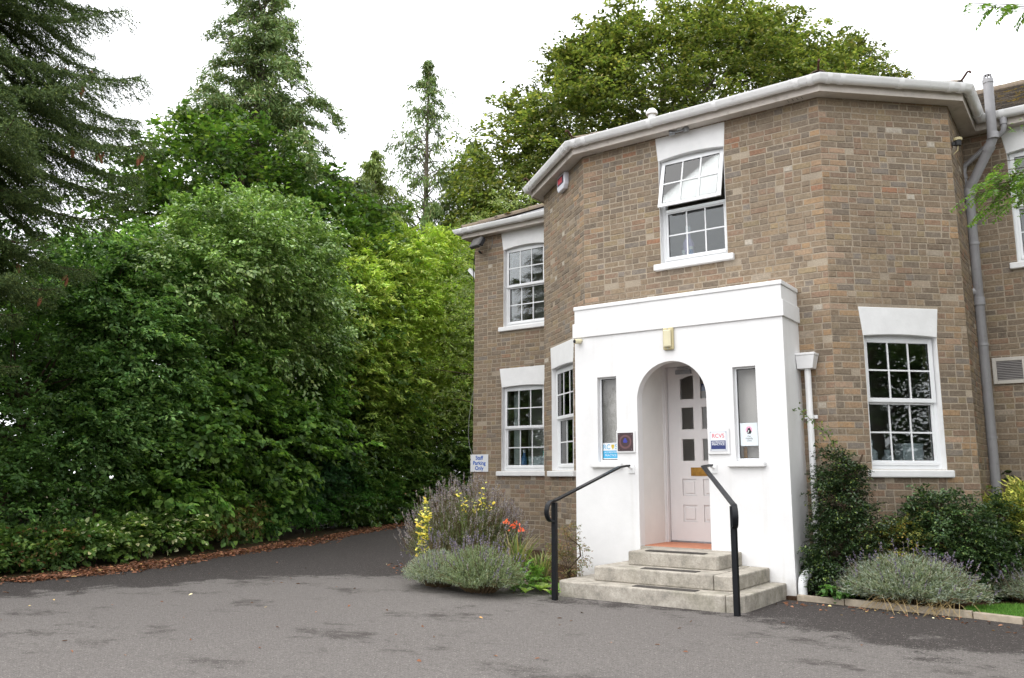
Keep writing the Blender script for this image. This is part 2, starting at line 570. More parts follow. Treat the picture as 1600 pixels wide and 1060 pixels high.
# ------------------------------------------------------------------ ground, drive, beds
MB().slab([(-400, -300), (400, -300), (400, 500), (-400, 500)], -0.5, -0.004).build('ground', M['ground'], kind='structure')
drive_poly = [(-10.9, -14), (-10.9, 4.7), (-11.1, 6.0), (-11.75, 7.9), (-12.75, 10.6), (-15.2, 15.7), (-18.5, 20.9), (-23, 30),
              (-13.5, 30), (-10.2, 18), (-9.75, 12.3), (-9.2, 10.5), (-8.55, 9.35), (-7.2, 8.42), (-6.1, 8.3), (-5.0, 8.2), (-2.9, 8.95), (-2.35, 8.92), (-1.2, 8.80), (-0.8, 8.70), (0.8, 8.2), (9, 6), (9, -14)]
MB().slab(drive_poly, -0.2, 0.0).build('tarmac_drive', M['tarmac'], kind='structure')
bedL = [(-9.7, 12.3), (-9.15, 10.5), (-8.5, 9.4), (-7.15, 8.47), (-6.1, 8.36), (-5.0, 8.26), (-5.0, 9.2), (-7, 10.8), (-7, 12.3)]
MB().slab(bedL, -0.15, 0.03).build('flower_bed', M['soil'], kind='structure')
bedR = [(-2.95, 9.01), (-2.35, 8.97), (-1.2, 8.85), (-0.8, 8.75), (0.8, 8.25), (6, 6.9), (6, 12.3), (-1.3, 12.3), (-1.3, 10.7), (-2.95, 9.7)]
MB().slab(bedR, -0.15, 0.03).build('flower_bed', M['soil'], kind='structure')

kerb = empty('kerb', (-2.9, 8.98, 0)); tag(kerb, kind='structure')
def kerb_run(pts, w=0.06, h=0.055, seg=0.9):
    for (x0, y0), (x1, y1) in zip(pts[:-1], pts[1:]):
        L = math.hypot(x1 - x0, y1 - y0); n = max(1, round(L / seg))
        fr = Fr((x0, y0), (x1 - x0, y1 - y0))
        for i in range(n):
            MB().obox(fr, i * L / n + 0.004, (i + 1) * L / n - 0.004, -0.05, h + rnd.uniform(-.006, .006), -w, rnd.uniform(-.004, .004)).build('kerb_stone', M['kerb'], kerb, bevel=0.008)
kerb_run([(-2.84, 9.0), (-2.35, 8.95), (-1.2, 8.83), (-0.8, 8.73), (0.8, 8.23), (4, 7.4)])
kerb_run([(-8.5, 9.36), (-7.15, 8.43), (-6.1, 8.32), (-5.08, 8.22)])

# ------------------------------------------------------------------ house geometry
YB, XBR, XBL, LC, TC, LA, TA = 9.65, -2.491, -5.73, 1.675, math.radians(43.754), 1.75, math.radians(37.857)
PC = (XBR + LC * math.cos(TC), YB + LC * math.sin(TC))
PA = (XBL - LA * math.cos(TA), YB + LA * math.sin(TA))
YW, XW, XE, YN = 12.0, -9.53, 5.0, 20.0
ZT = 5.74                                # wall head, under the soffit
frW = Fr((XW, YW), (1, 0)); frE = Fr((PA[0], YW), (0, -1)); frA = Fr(PA, (math.cos(TA), -math.sin(TA)))
frB = Fr((XBL, YB), (1, 0)); frC = Fr((XBR, YB), (math.cos(TC), math.sin(TC))); frD = Fr(PC, (0, 1)); frR = Fr((PC[0], YW), (1, 0))
LW, LE, LB, LD, LR = PA[0] - XW, YW - PA[1], XBR - XBL, YW - PC[1], XE - PC[0]

house = empty('brick_house', (XBR, YB, 0))
tag(house, 'two storey buff brick house with an angled projecting bay and white windows', 'house')

# openings: (s0, s1, z0, z1) and white lintels over them
sW = lambda x: x - XW
sB = lambda x: x - XBL
sR = lambda x: x - PC[0]
OPEN = {
    'W': [(sW(-8.88), sW(-7.97), 1.355, 2.87), (sW(-8.85), sW(-7.95), 3.945, 5.44)],
    'A': [(0.345, 1.27, 1.345, 2.88)],
    'B': [(sB(-4.575), sB(-3.672), 3.985, 5.43), (sB(-4.74), sB(-3.74), 0.0, 2.78)],
    'C': [(0.38, 1.285, 1.345, 2.885)],
    'R': [(sR(-0.79), sR(0.13), 3.945, 5.44)],
    'E': [], 'D': [],
}
FR = {'W': (frW, LW), 'E': (frE, LE), 'A': (frA, LA), 'B': (frB, LB), 'C': (frC, LC), 'D': (frD, LD), 'R': (frR, LR)}
# white lintel, (s0 top, s1 top, s0 foot, s1 foot, z foot, z top, rise)
LINTEL = {
    'W': [(sW(-8.93), sW(-7.92), sW(-8.88), sW(-7.97), 2.84, 3.185, .022), (sW(-8.91), sW(-7.89), sW(-8.86), sW(-7.94), 5.39, 5.73, .042)],
    'A': [(0.30, 1.315, 0.34, 1.275, 2.86, 3.195, .016)],
    'B': [(sB(-4.612), sB(-3.648), sB(-4.58), sB(-3.665), 5.385, 5.715, .038)],
    'C': [(0.338, 1.325, 0.376, 1.29, 2.855, 3.19, .022)],
    'R': [(sR(-0.85), sR(0.19), sR(-0.795), sR(0.135), 5.39, 5.73, .042)],
    'E': [], 'D': [],
}

def wall_mesh(fr, L, ops, t=0.28, top=ZT):
    ss = sorted({0.0, L} | {a for o in ops for a in o[:2]}); zs = sorted({-0.1, top} | {a for o in ops for a in o[2:]})
    m = MB()
    hole = lambda s, z: any(o[0] < s < o[1] and o[2] < z < o[3] for o in ops)
    for a, b in zip(ss[:-1], ss[1:]):
        for c, d in zip(zs[:-1], zs[1:]):
            if not hole((a + b) / 2, (c + d) / 2):
                m.add([fr.P(a, c), fr.P(b, c), fr.P(b, d), fr.P(a, d)], [(0, 1, 2, 3)])
                m.add([fr.P(a, c, -t), fr.P(b, c, -t), fr.P(b, d, -t), fr.P(a, d, -t)], [(3, 2, 1, 0)])
    for (a, b, c, d) in ops:
        m.add([fr.P(a, c), fr.P(a, d), fr.P(a, d, -t), fr.P(a, c, -t)], [(0, 1, 2, 3)])
        m.add([fr.P(b, c), fr.P(b, d), fr.P(b, d, -t), fr.P(b, c, -t)], [(3, 2, 1, 0)])
        m.add([fr.P(a, d), fr.P(b, d), fr.P(b, d, -t), fr.P(a, d, -t)], [(0, 1, 2, 3)])
        if c > 0: m.add([fr.P(a, c), fr.P(b, c), fr.P(b, c, -t), fr.P(a, c, -t)], [(3, 2, 1, 0)])
    return m

walls = {}
for k, (fr, L) in FR.items():
    walls[k] = wall_mesh(fr, L, OPEN[k]).build('wall', M['mortar'], house, normals=False)
# flanks and back of the house, out of sight from the drive
m = MB()
m.box(XW, XW + .28, YW + .001, YN, -.1, ZT); m.box(XE - .28, XE, YW + .001, YN, -.1, ZT); m.box(XW + .28, XE - .28, YN - .28, YN, -.1, ZT)
m.build('flank_wall', M['brick_far'], house)
# inside: floors, ceiling, partitions, near walls added to brighten the panes
m = MB()
foot = [(XW + .3, YN - .3), (XW + .3, YW + .3), (PA[0] + .3, YW + .3), (PA[0] + .3, PA[1] + .15), (XBL + .12, YB + .3), (XBR - .12, YB + .3), (PC[0] - .3, PC[1] + .15), (PC[0] - .3, YW + .3), (XE - .3, YW + .3), (XE - .3, YN - .3)]
m.slab(foot, 0.30, 0.40); m.slab(foot, 3.15, 3.35); m.slab(foot, 5.62, 5.70)
m.build('floor', M['room'], house)
m = MB()
m.box(-9.2, 4.7, 14.6, 14.7, 0.4, 5.62); m.box(-7.0, -6.9, 12.35, 14.6, .4, 5.62); m.box(-1.5, -1.4, 12.35, 14.6, .4, 5.62); m.box(-9.2, -7.05, 13.3, 13.35, .4, 3.1); m.box(-9.2, -7.05, 13.5, 13.55, 3.4, 5.6); m.box(-6.85, -5.55, 12.6, 12.65, .4, 3.1); m.box(-4.9, -3.5, 10.55, 10.6, .4, 3.1); m.box(-2.75, -2.65, 10.1, 14.6, .4, 3.15); m.box(-5.5, -5.4, 10.1, 14.6, .4, 3.15)
m.build('partition_and_bounce_wall', M['room'], house)

# ------------------------------------------------------------------ bricks
PAL = [(srgb(146, 127, 106), 30), (srgb(136, 119, 101), 24), (srgb(155, 135, 108), 18), (srgb(126, 115, 105), 16), (srgb(118, 106, 95), 9),
       (srgb(150, 118, 99), 12), (srgb(160, 122, 98), 6), (srgb(172, 112, 80), 1.5), (srgb(166, 146, 108), 9), (srgb(128, 124, 122), 8), (srgb(104, 94, 86), 4), (srgb(184, 170, 152), 1.2)]
QUOIN = [srgb(184, 150, 116), srgb(190, 150, 104), srgb(170, 140, 108), srgb(196, 160, 132), srgb(178, 142, 100)]
PW = [w for _, w in PAL]
def bcol(quoin):
    c = rnd.choice(QUOIN) if quoin and rnd.random() < .34 else rnd.choices([p for p, _ in PAL], PW)[0]
    k = rnd.uniform(.90, 1.11); h = rnd.uniform(-.03, .03); g = sum(c) / 3; q = .82
    mean = (.282, .217, .150); pull = .40                     # weathering has drawn the tones together
    return tuple(((g + (v - g) * q) * k * (1 - pull) + mv * pull) * (1 + w) for v, w, mv in zip(c, (h, 0, -h), mean))

COURSE = 0.075
bricks = []      # (wall, s0, s1, z0, z1, d, colour)
for k, (fr, L) in FR.items():
    nb = int(ZT / COURSE)
    Lm = L
    for c in range(nb + 1):
        z0 = c * COURSE + .004; z1 = min((c + 1) * COURSE - .006, ZT - .004); zm = (z0 + z1) / 2
        if z1 - z0 < .02: continue
        blk = []
        for (a, b, zz0, zz1) in OPEN[k]:
            if zz0 - .04 < zm < zz1: blk.append((a - .004, b + .004))
            elif zz0 - .10 < zm <= zz0 - .0: blk.append((a - .05, b + .05))
        for (a, b, a2, b2, zf, zt, r) in LINTEL[k]:
            if zf < zm < zt:
                q = (zm - zf) / (zt - zf); blk.append((a2 + (a - a2) * q - .003, b2 + (b - b2) * q + .003))
        if k == 'B' and zm < 3.30: blk.append((.26, 2.83))
        if k == 'A' and zm < 3.3: pass
        spans = [(0.0, Lm)]
        for (a, b) in sorted(blk):
            ns = []
            for (p, q) in spans:
                if b <= p or a >= q: ns.append((p, q)); continue
                if a > p: ns.append((p, a))
                if b < q: ns.append((b, q))
            spans = ns
        for (p, q) in spans:
            x = p; stretcher = (c % 2 == 0); first = True
            if not (p == 0.0) : x = p
            while x < q - .012:
                Lb = .215 if stretcher else .1025
                if first and c % 2 and p == 0.0: Lb = .1025
                Lb *= rnd.uniform(.96, 1.04)
                e = x + Lb
                if q - e < .05: e = q
                quoin = (k in 'BC' or k == 'A') and ((x < .2 and p == 0) or (e > q - .2 and q == Lm)) and not (k == 'C' and q == Lm and e > q - .2 and rnd.random() < .5) and not (k == 'A' and x < .2)
                e2 = min(e, q) - (.009 if e < q else .002)
                if e2 - x > .02:
                    cc = bcol(quoin); dd = rnd.uniform(.001, .0065); sp = rnd.random()
                    if sp < .018: dd = rnd.uniform(-.004, -.001); cc = tuple(v * .62 for v in cc)       # spalled face
                    elif sp < .026: cc = srgb(190, 182, 170)                                             # splashed with paint
                    bricks.append((k, x + .001, e2, z0 + rnd.uniform(-.002, .002), z1 + rnd.uniform(-.002, .002), dd, cc))
                x = e
                if first and c % 2 and p == 0.0: stretcher = True
                elif rnd.random() < (.92 if stretcher else .62): stretcher = not stretcher
                first = False

def brick_verts(fr, s0, s1, z0, z1, d):
    j = lambda: rnd.uniform(-.0022, .0022)
    b = .004
    fv = [(s0 + b + j(), z0 + b + j()), (s1 - b + j(), z0 + b + j()), (s1 - b + j(), z1 - b + j()), (s0 + b + j(), z1 - b + j())]
    bv = [(s0 + j(), z0 + j()), (s1 + j(), z0 + j()), (s1 + j(), z1 + j()), (s0 + j(), z1 + j())]
    return [fr.P(a, z, d) for a, z in fv] + [fr.P(a, z, d - .006) for a, z in bv] + [fr.P(a, z, -.012) for a, z in bv]
BRF = [(0, 1, 2, 3)] + [t for i in range(4) for t in ((i, i + 4, (i + 1) % 4 + 4, (i + 1) % 4), (i + 4, i + 8, (i + 1) % 4 + 8, (i + 1) % 4 + 4))]

def picture_area(b):
    fr = FR[b[0]][0]
    c = np.array(fr.P((b[1] + b[2]) / 2, (b[3] + b[4]) / 2, 0)); v = np.array([0, 0, H_EYE]) - c; dist = np.linalg.norm(v)
    return (b[2] - b[1]) * (b[4] - b[3]) * max(0, fr.n @ v / dist) / dist ** 2
def in_clear(b):
    k, z = b[0], b[3]
    if k in 'ED': return False
    if k == 'C' and z < 1.22: return False
    if k == 'B': return z > 3.62 or (b[1] > 2.93 and z > 1.75)
    return True
order = sorted([i for i, b in enumerate(bricks) if in_clear(b)], key=lambda i: -picture_area(bricks[i]))
single = set(order[:300])
groups = {}
for i, b in enumerate(bricks):
    vs = brick_verts(FR[b[0]][0], *b[1:6])
    if i in single:
        MB().add(vs, BRF, b[6]).build('brick', M['brick'], walls[b[0]], normals=False)
    else:
        groups.setdefault(b[0], MB()).add(vs, BRF, b[6])
for k, m in groups.items():
    m.build('brick_courses', M['brick'], walls[k], kind='stuff', normals=False)

# ------------------------------------------------------------------ lintels, sills, windows
for k in LINTEL:
    fr = FR[k][0]
    for (a, b, a2, b2, zf, zt, r) in LINTEL[k]:
        n = 10
        arc = [(a2 + (b2 - a2) * i / n, zf + r * (1 - (2 * i / n - 1) ** 2)) for i in range(n + 1)]
        poly = arc + [(b, zt), (a, zt)]
        MB().prism(fr, poly, -.10, .006).build('lintel', M['lintel'], house, bevel=.006)

def window(fr, s0, s1, z0, z1, tilt=0.0, sill=True, wide=.085, glass=None):
    """white plastic window of two six-pane sashes, a painted reveal and a sill"""
    glass = glass or M['glass']
    w = MB()                                                    # outer frame
    fw = .042; dB, dF = -.155, -.085
    w.obox(fr, s0 + .002, s0 + fw, z0 + .01, z1 - .002, dB, dF); w.obox(fr, s1 - fw, s1 - .002, z0 + .01, z1 - .002, dB, dF)
    w.obox(fr, s0 + fw, s1 - fw, z1 - .055, z1 - .003, dB, dF - .001); w.obox(fr, s0 + fw, s1 - fw, z0 + .01, z0 + .05, dB, dF - .001)
    zt = z0 + (z1 - z0) * .505                                   # meeting rail
    w.obox(fr, s0 + fw, s1 - fw, zt - .028, zt + .012, dB, dF - .002)
    wo_ = w.build('window', M['pvc'], house, bevel=.003)
    MB().obox(fr, s0 + .0005, s0 + .004, z0, z1 - .003, dF, .003).build('reveal', M['lintel'], wo_)     # painted reveals
    MB().obox(fr, s1 - .004, s1 - .0005, z0, z1 - .003, dF, .003).build('reveal', M['lintel'], wo_)
    sb = MB()
    sb.obox(fr, s0 + fw + .002, s1 - fw - .002, z0 + .05, z0 + .085, dF - .05, dF + .012)
    sb.build('weather_bar', M['pvc'], wo_, bevel=.004)
    def lights(f, a, b, c, d, dg, nm):
        """glass panes, seals and glazing bars of one sash; dg is the glass plane"""
        bw = .009
        xs = [a + (b - a) * i / 3 for i in range(4)]; zz = [c, (c + d) / 2, d]
        for i in range(3):
            for j in range(2):
                MB().obox(f, xs[i] + (bw if i else 0), xs[i + 1] - (bw if i < 2 else 0), zz[j] + (bw if j else 0), zz[j + 1] - (bw if not j else 0), dg - .004, dg).build('pane', glass, wo_)
        for i in (1, 2):
            MB().obox(f, xs[i] - bw, xs[i] + bw, c, d, dg - .008, dg + .006).build('glazing_bar', M['pvc'], wo_)
        MB().obox(f, a, b, zz[1] - bw, zz[1] + bw, dg - .009, dg + .005).build('glazing_bar', M['pvc'], wo_)
        q = MB(); e = .006
        q.obox(f, a, a + e, c, d, dg - .005, dg + .004); q.obox(f, b - e, b, c, d, dg - .005, dg + .004); q.obox(f, a + e, b - e, d - e, d, dg - .005, dg + .004); q.obox(f, a + e, b - e, c, c + e, dg - .005, dg + .004)
        q.build('seal', M['seal'], wo_)
    # lower, fixed light
    a, b = s0 + fw, s1 - fw
    m = MB(); k = .028; c, d = z0 + .085, zt - .028
    m.obox(fr, a, a + k, c, d, dB + .01, dF - .012); m.obox(fr, b - k, b, c, d, dB + .01, dF - .012); m.obox(fr, a + k, b - k, d - .014, d, dB + .01, dF - .013); m.obox(fr, a + k, b - k, c, c + .02, dB + .01, dF - .013)
    m.build('sash', M['pvc'], wo_, bevel=.003)
    lights(fr, a + k, b - k, c + .02, d - .014, dF - .035, 'lower')
    # upper, top hung sash
    c, d = zt - .018, z1 - .045
    f = TiltFr(fr, d, dF + .012, tilt) if tilt else fr
    a, b = s0 + .022, s1 - .022; k = .052
    m = MB()
    m.obox(f, a, a + k, c, d, dF + .001, dF + .024); m.obox(f, b - k, b, c, d, dF + .001, dF + .024); m.obox(f, a + k, b - k, d - k, d, dF + .001, dF + .023); m.obox(f, a + k, b - k, c, c + .048, dF + .001, dF + .023)
    m.build('sash', M['pvc'], wo_, bevel=.004)
    lights(f, a + k, b - k, c + .048, d - k, dF + .012, 'upper')
    if sill:
        MB().obox(fr, s0 - wide, s1 + wide, z0 - .085, z0 - .003, -.10, .058).build('sill', M['lintel'], wo_, bevel=.012)
        MB().obox(fr, s0 + .006, s1 - .006, z0 - .004, z0 + .009, -.15, -.03).build('cill_strip', M['lintel'], wo_)
    return wo_

window(frW, *OPEN['W'][0]); window(frW, *OPEN['W'][1]); window(frA, *OPEN['A'][0])
ow = window(frB, *OPEN['B'][0], tilt=math.radians(14.5)); ow['label'] = 'window with its top sash pushed open'
window(frC, *OPEN['C'][0], wide=.055); window(frR, *OPEN['R'][0])

# ------------------------------------------------------------------ eaves, gutter, roof
EAVE = [(XW, YN), (XW, YW), (PA[0], YW), PA, (XBL, YB), (XBR, YB), PC, (PC[0], YW), (XE, YW), (XE, YN)]
def offs(d):
    out = []
    n = len(EAVE)
    nr = []
    for i in range(n - 1):
        u = Vector((EAVE[i + 1][0] - EAVE[i][0], EAVE[i + 1][1] - EAVE[i][1])).normalized()
        nr.append(Vector((u.y, -u.x)))
    for i in range(n):
        a = nr[max(i - 1, 0)]; b = nr[min(i, n - 2)]
        mm = (a + b); mm = mm / (mm.dot(a)) if mm.dot(a) > 1e-6 else a
        out.append((EAVE[i][0] + mm.x * d, EAVE[i][1] + mm.y * d))
    return out
def ring(d0, d1, z0, z1, name, mat, parent, kind=None):
    a, b = offs(d0), offs(d1)
    for i in range(len(a) - 1):
        MB().slab([a[i], b[i], b[i + 1], a[i + 1]], z0, z1).build(name, mat, parent)
ring(-.05, .162, ZT - .016, ZT, 'soffit', M['soffit'], house)
ring(.164, .184, ZT - .03, ZT + .135, 'fascia', M['soffit'], house)
def profile_sweep(prof, pts_of, name, mat, parent, smooth=35):
    m = MB()
    rows = []
    for d, z in prof:
        rows.append([(x, y, z) for x, y in offs(d)])
    n, k = len(EAVE), len(prof)
    vs = [rows[j][i] for i in range(n) for j in range(k)]
    fs = [(i * k + j, i * k + (j + 1) % k, (i + 1) * k + (j + 1) % k, (i + 1) * k + j) for i in range(n - 1) for j in range(k)]
    m.add(vs, fs)
    return m.build(name, mat, parent, smooth=smooth)
GZ = 5.872; GC = .245
outer = [(GC + .060 * math.cos(a), GZ + .088 * math.sin(a)) for a in np.linspace(0, -math.pi, 11)]
inner = [(GC + .054 * math.cos(a), GZ + .080 * math.sin(a)) for a in np.linspace(-math.pi, 0, 11)]
lip = [(GC + .066, GZ + .004), (GC + .066, GZ - .012)]
gut = profile_sweep([(GC + .054, GZ + .006), (GC + .067, GZ + .006), (GC + .067, GZ - .010)] + outer[1:] + inner[:-1], None, 'gutter', M['gutter'], house)
def gutter_joint(i, t, w=.03):
    """a collar on the gutter on edge i, t metres from its start (from its end when negative)"""
    a, b = offs(GC), None
    p, q = Vector(a[i]), Vector(a[i + 1]); u = (q - p).normalized()
    c = p + u * t if t >= 0 else q + u * t
    fr = Fr((c.x, c.y), (u.x, u.y))
    m = MB(); R = [(.068 * math.cos(g), .096 * math.sin(g)) for g in np.linspace(0.08, -math.pi - .02, 12)]
    vs = []
    for s in (-w, w):
        for d, z in R: vs.append(fr.P(s, GZ + z, d))
        for d, z in reversed(R): vs.append(fr.P(s, GZ + z * .93, d * .92))
    n = 24
    m.add(vs, [(j, (j + 1) % n, (j + 1) % n + n, j + n) for j in range(n)] + [tuple(range(n)), tuple(range(2 * n - 1, n - 1, -1))])
    m.build('gutter_joint', M['gutter'], house, smooth=40)
for i, ts in ((1, (.12, .32, 1.5, 2.2)), (2, (.2,)), (3, (.10, .26, -.26, -.10)), (4, (.10, .26, 1.25, 2.15, -.26, -.10)), (5, (.10, .26, 1.0, -.24, -.10)), (6, (.14, -.2)), (7, (.25, .9, 2.0))):
    for t in ts: gutter_joint(i, t)

# soffit vent holes by the front corner
m = MB()
for i in range(4):
    for j in range(2):
        m.lathe((XBR - .32 + i * .055, YB - .07 - j * .035, ZT - .0175), [(.008, 0), (.008, .001)], 8)
m.build('soffit_vent', M['seal'], house)

# roof: planes rise from each eave
PM, PB = math.tan(math.radians(26)), math.tan(math.radians(24))
ez = ZT + .15
o2 = offs(.215)
edges = []
for i in range(len(o2) - 1):
    u = Vector((o2[i + 1][0] - o2[i][0], o2[i + 1][1] - o2[i][1])); L = u.length; u.normalize()
    edges.append((Vector(o2[i]), u, Vector((u.y, -u.x)), L))
backe = (Vector((XE, YN + .215)), Vector((-1, 0)), Vector((0, 1)), XE - XW)
main_e = [edges[0], edges[1], (edges[7]), edges[8], backe]
bay_e = [edges[2], edges[3], edges[4], edges[5], edges[6]]
def roof_z(x, y):
    p = Vector((x, y))
    mm = [-(p - e[0]).dot(e[2]) for e in main_e]; bb = [-(p - e[0]).dot(e[2]) for e in bay_e]
    im, ib = min(range(5), key=lambda i: mm[i]), min(range(5), key=lambda i: bb[i])
    zm = ez + PM * mm[im] if mm[im] >= -1e-6 else None
    zb = ez + PB * bb[ib] if bb[ib] >= -1e-6 else None
    if zm is None and zb is None: return None, None
    if zb is None or (zm is not None and zm >= zb): return zm, ('m', im)
    return zb, ('b', ib)
m = MB(); g = .12; idx = {}
xs = np.arange(XW - .3, XE + .3, g); ys = np.arange(YB - .3, YN + .3, g)
for a, x in enumerate(xs):
    for b, y in enumerate(ys):
        z, _ = roof_z(x, y)
        if z is not None:
            idx[a, b] = len(m.v); m.v.append((float(x), float(y), float(z) - .03))
for (a, b), i in list(idx.items()):
    if (a + 1, b) in idx and (a, b + 1) in idx and (a + 1, b + 1) in idx:
        m.f.append((i, idx[a + 1, b], idx[a + 1, b + 1], idx[a, b + 1]))
roof = m.build('roof', M['lead'], house, normals=False)
tiles = []
TW, TE = .26, .20
TPAL = [srgb(92, 86, 80), srgb(104, 97, 90), srgb(84, 80, 77), srgb(110, 102, 92), srgb(92, 82, 74)]
for kind, es, P in (('m', main_e, PM), ('b', bay_e, PB)):
    for ei, e in enumerate(es):
        if kind == 'm' and ei in (3, 4): continue
        cp = 1 / math.sqrt(1 + P * P); sp = P * cp
        for r in range(24):
            for c in range(-16, int(e[3] / TW) + 18):
                t = (c + (.5 if r % 2 else 0)) * TW; w = (r + .5) * TE
                p = e[0] + e[1] * (t + TW / 2) - e[2] * (w * cp)
                z, who = roof_z(p.x, p.y)
                if who != (kind, ei): continue
                nrm = Vector((e[2].x * sp, e[2].y * sp, cp)); U = Vector((e[1].x, e[1].y, 0)); V = Vector((-e[2].x * cp, -e[2].y * cp, sp))
                c0 = Vector((p.x, p.y, z))
                hw, lo, hi = TW / 2 - .003, -TE / 2 - .015, TE / 2 + .03
                k0, k1 = .026 + rnd.uniform(-.004, .005), .004
                q = [c0 + U * a_ + V * b_ + nrm * h_ for a_, b_, h_ in ((-hw, lo, k0), (hw, lo, k0), (hw, hi, k1), (-hw, hi, k1), (-hw, lo, k0 - .016), (hw, lo, k0 - .016), (hw, hi, k1 - .016), (-hw, hi, k1 - .016))]
                cc = rnd.choice(TPAL); kk = rnd.uniform(.8, 1.15)
                shown = kind == 'm' and ((ei == 2 and p.x < 1.2) or (ei == 1 and p.x < -6.8))
                tiles.append((shown, [tuple(v) for v in q], tuple(x_ * kk for x_ in cc), p))
sh = [t for t in tiles if t[0]]
sh.sort(key=lambda t: t[3].x ** 2 + t[3].y ** 2)
rest = MB()
for i, t in enumerate(sh):
    if i < 300: MB().add(t[1], MB.BOXF, t[2]).build('roof_tile', M['tile'], roof)
    else: rest.add(t[1], MB.BOXF, t[2])
for t in tiles:
    if not t[0]: rest.add(t[1], MB.BOXF, t[2])
rest.build('tile_courses', M['tile'], roof, kind='stuff')
# hip and ridge tiles
def hip_run(x0, y0, dx, dy, n, hook=True):
    d = Vector((dx, dy)).normalized(); L = .32
    for i in range(n):
        a = Vector((x0, y0)) + d * (i * L + .05); b = a + d * (L + .02)
        za, _ = roof_z(a.x, a.y); zb, _ = roof_z(b.x, b.y)
        if za is None or zb is None: continue
        pa, pb = Vector((a.x, a.y, za + .0)), Vector((b.x, b.y, zb + .0))
        t = (pb - pa).normalized(); s = t.cross(Vector((0, 0, 1))).normalized(); u = s.cross(t)
        m = MB(); vs = []
        for p, r in ((pa, .098 + .004), (pb, .088)):
            for g_ in np.linspace(-.15, math.pi + .15, 8): vs.append(p + s * math.cos(g_) * r + u * (math.sin(g_) * r * .8 - .015))
            for g_ in np.linspace(math.pi + .15, -.15, 8): vs.append(p + s * math.cos(g_) * (r - .014) + u * (math.sin(g_) * (r - .014) * .8 - .015))
        m.add(vs, [(j, (j + 1) % 16, (j + 1) % 16 + 16, j + 16) for j in range(16)] + [tuple(range(15, -1, -1)), tuple(range(16, 32))])
        m.build('hip_tile', M['ridge'], roof, smooth=40)
    if hook:
        z, _ = roof_z(x0 + d.x * .06, y0 + d.y * .06)
        p = Vector((x0, y0, z + .03)); dd = Vector((d.x, d.y, 0))
        MB().tube([p + dd * .16, p + dd * .02 + Vector((0, 0, .03)), p - dd * .02 + Vector((0, 0, .07)), p - dd * .05 + Vector((0, 0, .10)), p - dd * .08 + Vector((0, 0, .095)), p - dd * .085 + Vector((0, 0, .07))], .013, 6).build('hip_iron', M['iron'], roof, smooth=60)
def bis(i):
    a, b = edges[i - 1], edges[i]
    d = -(a[2] + b[2]); return o2[i][0], o2[i][1], d.x, d.y
for i in (3, 4, 5, 6): hip_run(*bis(i), 7)
hip_run(*bis(1), 16, hook=False)
yr = YW - .215 + (YN - YW + .43) / 2
for i in range(28):
    x = -5.2 + i * .32
    if roof_z(x + .16, yr)[0] is None: continue
    z = roof_z(x + .16, yr)[0]
    m = MB(); m.tube([(x, yr, z - .03), (x + .325, yr, z - .025)], .11, 12); m.build('ridge_tile', M['ridge'], roof, smooth=40)

# flue terminal on the roof of the bay
fx, fy = -5.11, 10.6
zf = roof_z(fx, fy)[0]
fl = empty('flue_terminal', (fx, fy, zf)); tag(fl, 'white capped flue pipe poking up behind the gutter of the bay', 'flue')
MB().lathe((fx, fy, zf), [(.055, -.05), (.055, 6.55 - zf)], 14).build('pipe', M['pvc'], fl, smooth=40)
MB().lathe((fx, fy, 0), [(.055, 6.54), (.083, 6.545), (.086, 6.57), (.082, 6.59), (.05, 6.63), (.012, 6.64)], 16).build('cap', M['gutter'], fl, smooth=40)

# ------------------------------------------------------------------ porch
YP, PXL, PXR = 9.074, -5.546, -2.861
porch = empty('porch', (-4.2, YP, 0))
tag(porch, 'white rendered entrance porch with a round arched doorway and flat parapet', 'porch')
PT = 3.03
fp = Fr((PXL, YP), (1, 0)); PL = PXR - PXL
wt = .13
aL, aR, aS = -4.669 - PXL, -3.78 - PXL, 2.18
aC, aRad = (aL + aR) / 2, (aR - aL) / 2
wl = (-5.222 - PXL, -4.952 - PXL, 1.43, 2.492); wr = (-3.457 - PXL, -3.190 - PXL, 1.43, 2.492)
m = MB()
def q2(a, b, c, d):
    m.add([fp.P(a, c), fp.P(b, c), fp.P(b, d), fp.P(a, d)], [(0, 1, 2, 3)])
    m.add([fp.P(a, c, -wt), fp.P(b, c, -wt), fp.P(b, d, -wt), fp.P(a, d, -wt)], [(3, 2, 1, 0)])
ZP = 3.38
q2(0, wl[0], 0, ZP); q2(wl[0], wl[1], 0, wl[2]); q2(wl[0], wl[1], wl[3], ZP); q2(wl[1], aL, 0, ZP)
q2(aR, wr[0], 0, ZP); q2(wr[0], wr[1], 0, wr[2]); q2(wr[0], wr[1], wr[3], ZP); q2(wr[1], PL, 0, ZP)
N = 28
arc = [(aC - aRad * math.cos(math.pi * i / N), aS + aRad * math.sin(math.pi * i / N)) for i in range(N + 1)]
for (a, c), (b, d) in zip(arc[:-1], arc[1:]):
    m.add([fp.P(a, c), fp.P(b, d), fp.P(b, ZP), fp.P(a, ZP)], [(0, 1, 2, 3)])
    m.add([fp.P(a, c, -wt), fp.P(b, d, -wt), fp.P(b, ZP, -wt), fp.P(a, ZP, -wt)], [(3, 2, 1, 0)])
    m.add([fp.P(a, c), fp.P(b, d), fp.P(b, d, -wt), fp.P(a, c, -wt)], [(3, 2, 1, 0)])
m.add([fp.P(aL, 0), fp.P(aL, aS), fp.P(aL, aS, -wt), fp.P(aL, 0, -wt)], [(0, 3, 2, 1)])
m.add([fp.P(aR, 0), fp.P(aR, aS), fp.P(aR, aS, -wt), fp.P(aR, 0, -wt)], [(0, 1, 2, 3)])
